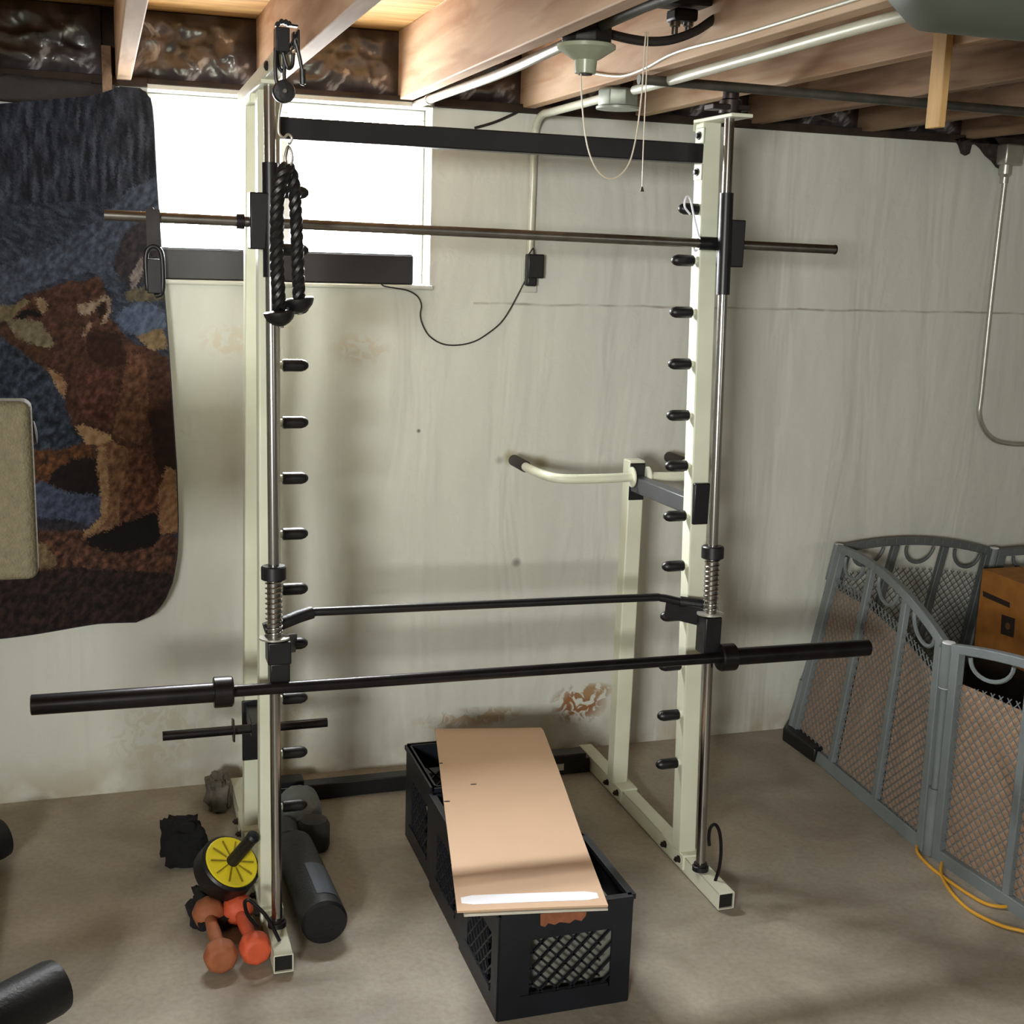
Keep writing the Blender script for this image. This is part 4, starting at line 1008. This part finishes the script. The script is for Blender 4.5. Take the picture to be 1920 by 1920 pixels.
# cardboard sheets behind the lattice
def sheet(P_, s0, s1, t0, t1, off, label):
    a, b, c, d = P_(s0, t0), P_(s1, t0), P_(s1, t1), P_(s0, t1); off = V(off); m = MB().prism([a+off, b+off, c+off, d+off], off.normalized()*.004)
    tag(m.build('paper_sheet', KRAFT2), label, 'cardboard', 'brown sheets fixed behind the fence panels')
sheet(P1, .03, .31, .04, .80, (.008, 0, 0), 'brown cardboard sheet behind the fence panel, nearest the wall')
sheet(P1, .36, .64, .04, .80, (.008, 0, 0), 'brown cardboard sheet in the middle cell of the left fence panel')
sheet(P1, .69, .97, .04, .80, (.008, 0, 0), 'brown cardboard sheet in the fence cell left of the white-capped hinge post')
sheet(P4, .04, .97, .04, .84, (.008, 0, 0), 'brown cardboard sheet behind the fence panel right of the white-capped hinge post')
# orange carton inside
ob = thing('carton', 'orange-brown cardboard carton standing inside the grey fence', 'box', (2.1, -.5, 0))
o0 = Yp(-.22, 1842, 1066); xf = o0.x; o1 = Yp(-.22, 1826, 1215)
MB().lohi((xf, -.82, o1.z), (xf+.34, -.22, o0.z)).build('carton_body', ORANGEBOX, ob, bevel=.003)
g = lambda u, v: at('X', xf-.0012, u, v)
MB().prism([g(1843, 1108), g(1893, 1130), g(1893, 1140), g(1843, 1118)], (.001, 0, 0)).build('printed_bar', LABELDK, ob)
MB().prism([g(1878, 1152), g(1903, 1160), g(1900, 1196), g(1876, 1188)], (.001, 0, 0)).build('printed_mark', LABELDK, ob)
MB().lathe(g(1890, 1174)+V((-.0005, 0, 0)), (-1, 0, 0), [(0, .012), (.001, .012)], 16).build('round_mark', mat('mark_brown', (120, 84, 50), .8), ob)
MB().lohi((xf+.01, -.84, 0), (xf+.36, -.20, o1.z-.002)).build('lower_carton', mat('dark_carton', (46, 38, 34), .9), ob, bevel=.004)
tag(blob((1.60, -.62, .11), (.15, .17, .11), 21, .12, sq=.6).build('storage_bag', BLKCLOTH, sharp=80), 'black bag on the floor inside the grey fence', 'bag')
# black thing under the rear corner
m = MB(); pl = [Zp(0, *q) for q in ((1466, 1388), (1488, 1352), (1556, 1416), (1548, 1428), (1524, 1430))]
tag(m.prism(pl, (.0, 0, .05)).build('rubber_wedge', BLACK, bevel=.006), 'black plastic wedge on the floor under the fence corner by the wall', 'wedge')
# yellow cord
pts = [(1724, 1575), (1719, 1590), (1724, 1604), (1745, 1626), (1766, 1642), (1785, 1656), (1815, 1676), (1850, 1695), (1885, 1700), (1900, 1692)]
pts2 = [(1768, 1610), (1764, 1632), (1770, 1652), (1788, 1678), (1815, 1704), (1850, 1724), (1885, 1738), (1925, 1748), (1980, 1770)]
yc = thing('extension_cord', 'yellow extension cord looping on the floor beside the fence', 'cord', tuple(Zp(0, 1780, 1660)))
MB().tube(smooth([Zp(.007, *q) for q in pts], 6), .0045, 10).build('cord_loop', YCORD, yc)
MB().tube(smooth([Zp(.007, *q) for q in pts2], 6), .0045, 10).build('cord_loop', YCORD, yc)

# ---------------------------------------------------------------- light
sc = bpy.context.scene
wd = bpy.data.worlds.new('sky'); sc.world = wd; wd.use_nodes = True
wn = wd.node_tree.nodes; wl = wd.node_tree.links
bg = wn['Background']; tcw = wn.new('ShaderNodeTexCoord'); sxw = wn.new('ShaderNodeSeparateXYZ'); mr = wn.new('ShaderNodeMapRange')
wl.new(tcw.outputs['Generated'], sxw.inputs[0]); wl.new(sxw.outputs[2], mr.inputs[0])
mr.inputs['From Min'].default_value = -.08; mr.inputs['From Max'].default_value = .6
mr.inputs['To Min'].default_value = 34; mr.inputs['To Max'].default_value = 260
wl.new(mr.outputs[0], bg.inputs[1]); bg.inputs[0].default_value = (.96, .98, 1, 1)
def area(name, loc, to, sx, sy, power, col):
    l = bpy.data.lights.new(name, 'AREA'); l.shape = 'RECTANGLE'; l.size = sx; l.size_y = sy; l.energy = power; l.color = col
    o = bpy.data.objects.new(name, l); COL.objects.link(o); o.location = loc
    o.rotation_euler = (V(to)-V(loc)).to_track_quat('-Z', 'Y').to_euler(); return o
a1 = area('daylight_from_other_window', (-2.5, -5.6, 1.75), (.45, 0, 1.15), .8, .5, 42, (1, 1, .95)); a1.data.spread = math.radians(82)
a2 = area('area_back_right', (2.2, -5.8, 1.6), (.5, 0, 1.0), 1.2, .6, 10, (1, .98, .93))  # weak, slightly warm area light at the back right
pl = area('window_portal', ((wx0+wx1)/2, .2, (wz0+H)/2), ((wx0+wx1)/2, -1, (wz0+H)/2), wx1-wx0, H-wz0, 1, (1, 1, 1)); pl.data.cycles.is_portal = True
vs_ = sc.view_settings; sc.display_settings.display_device = 'sRGB'
vs_.view_transform = 'Standard'; vs_.look = 'None'; vs_.gamma = 1; vs_.exposure = 0; vs_.use_curve_mapping = False
sc.cycles.use_denoising = True
sc.cycles.max_bounces = 8; sc.cycles.diffuse_bounces = 5
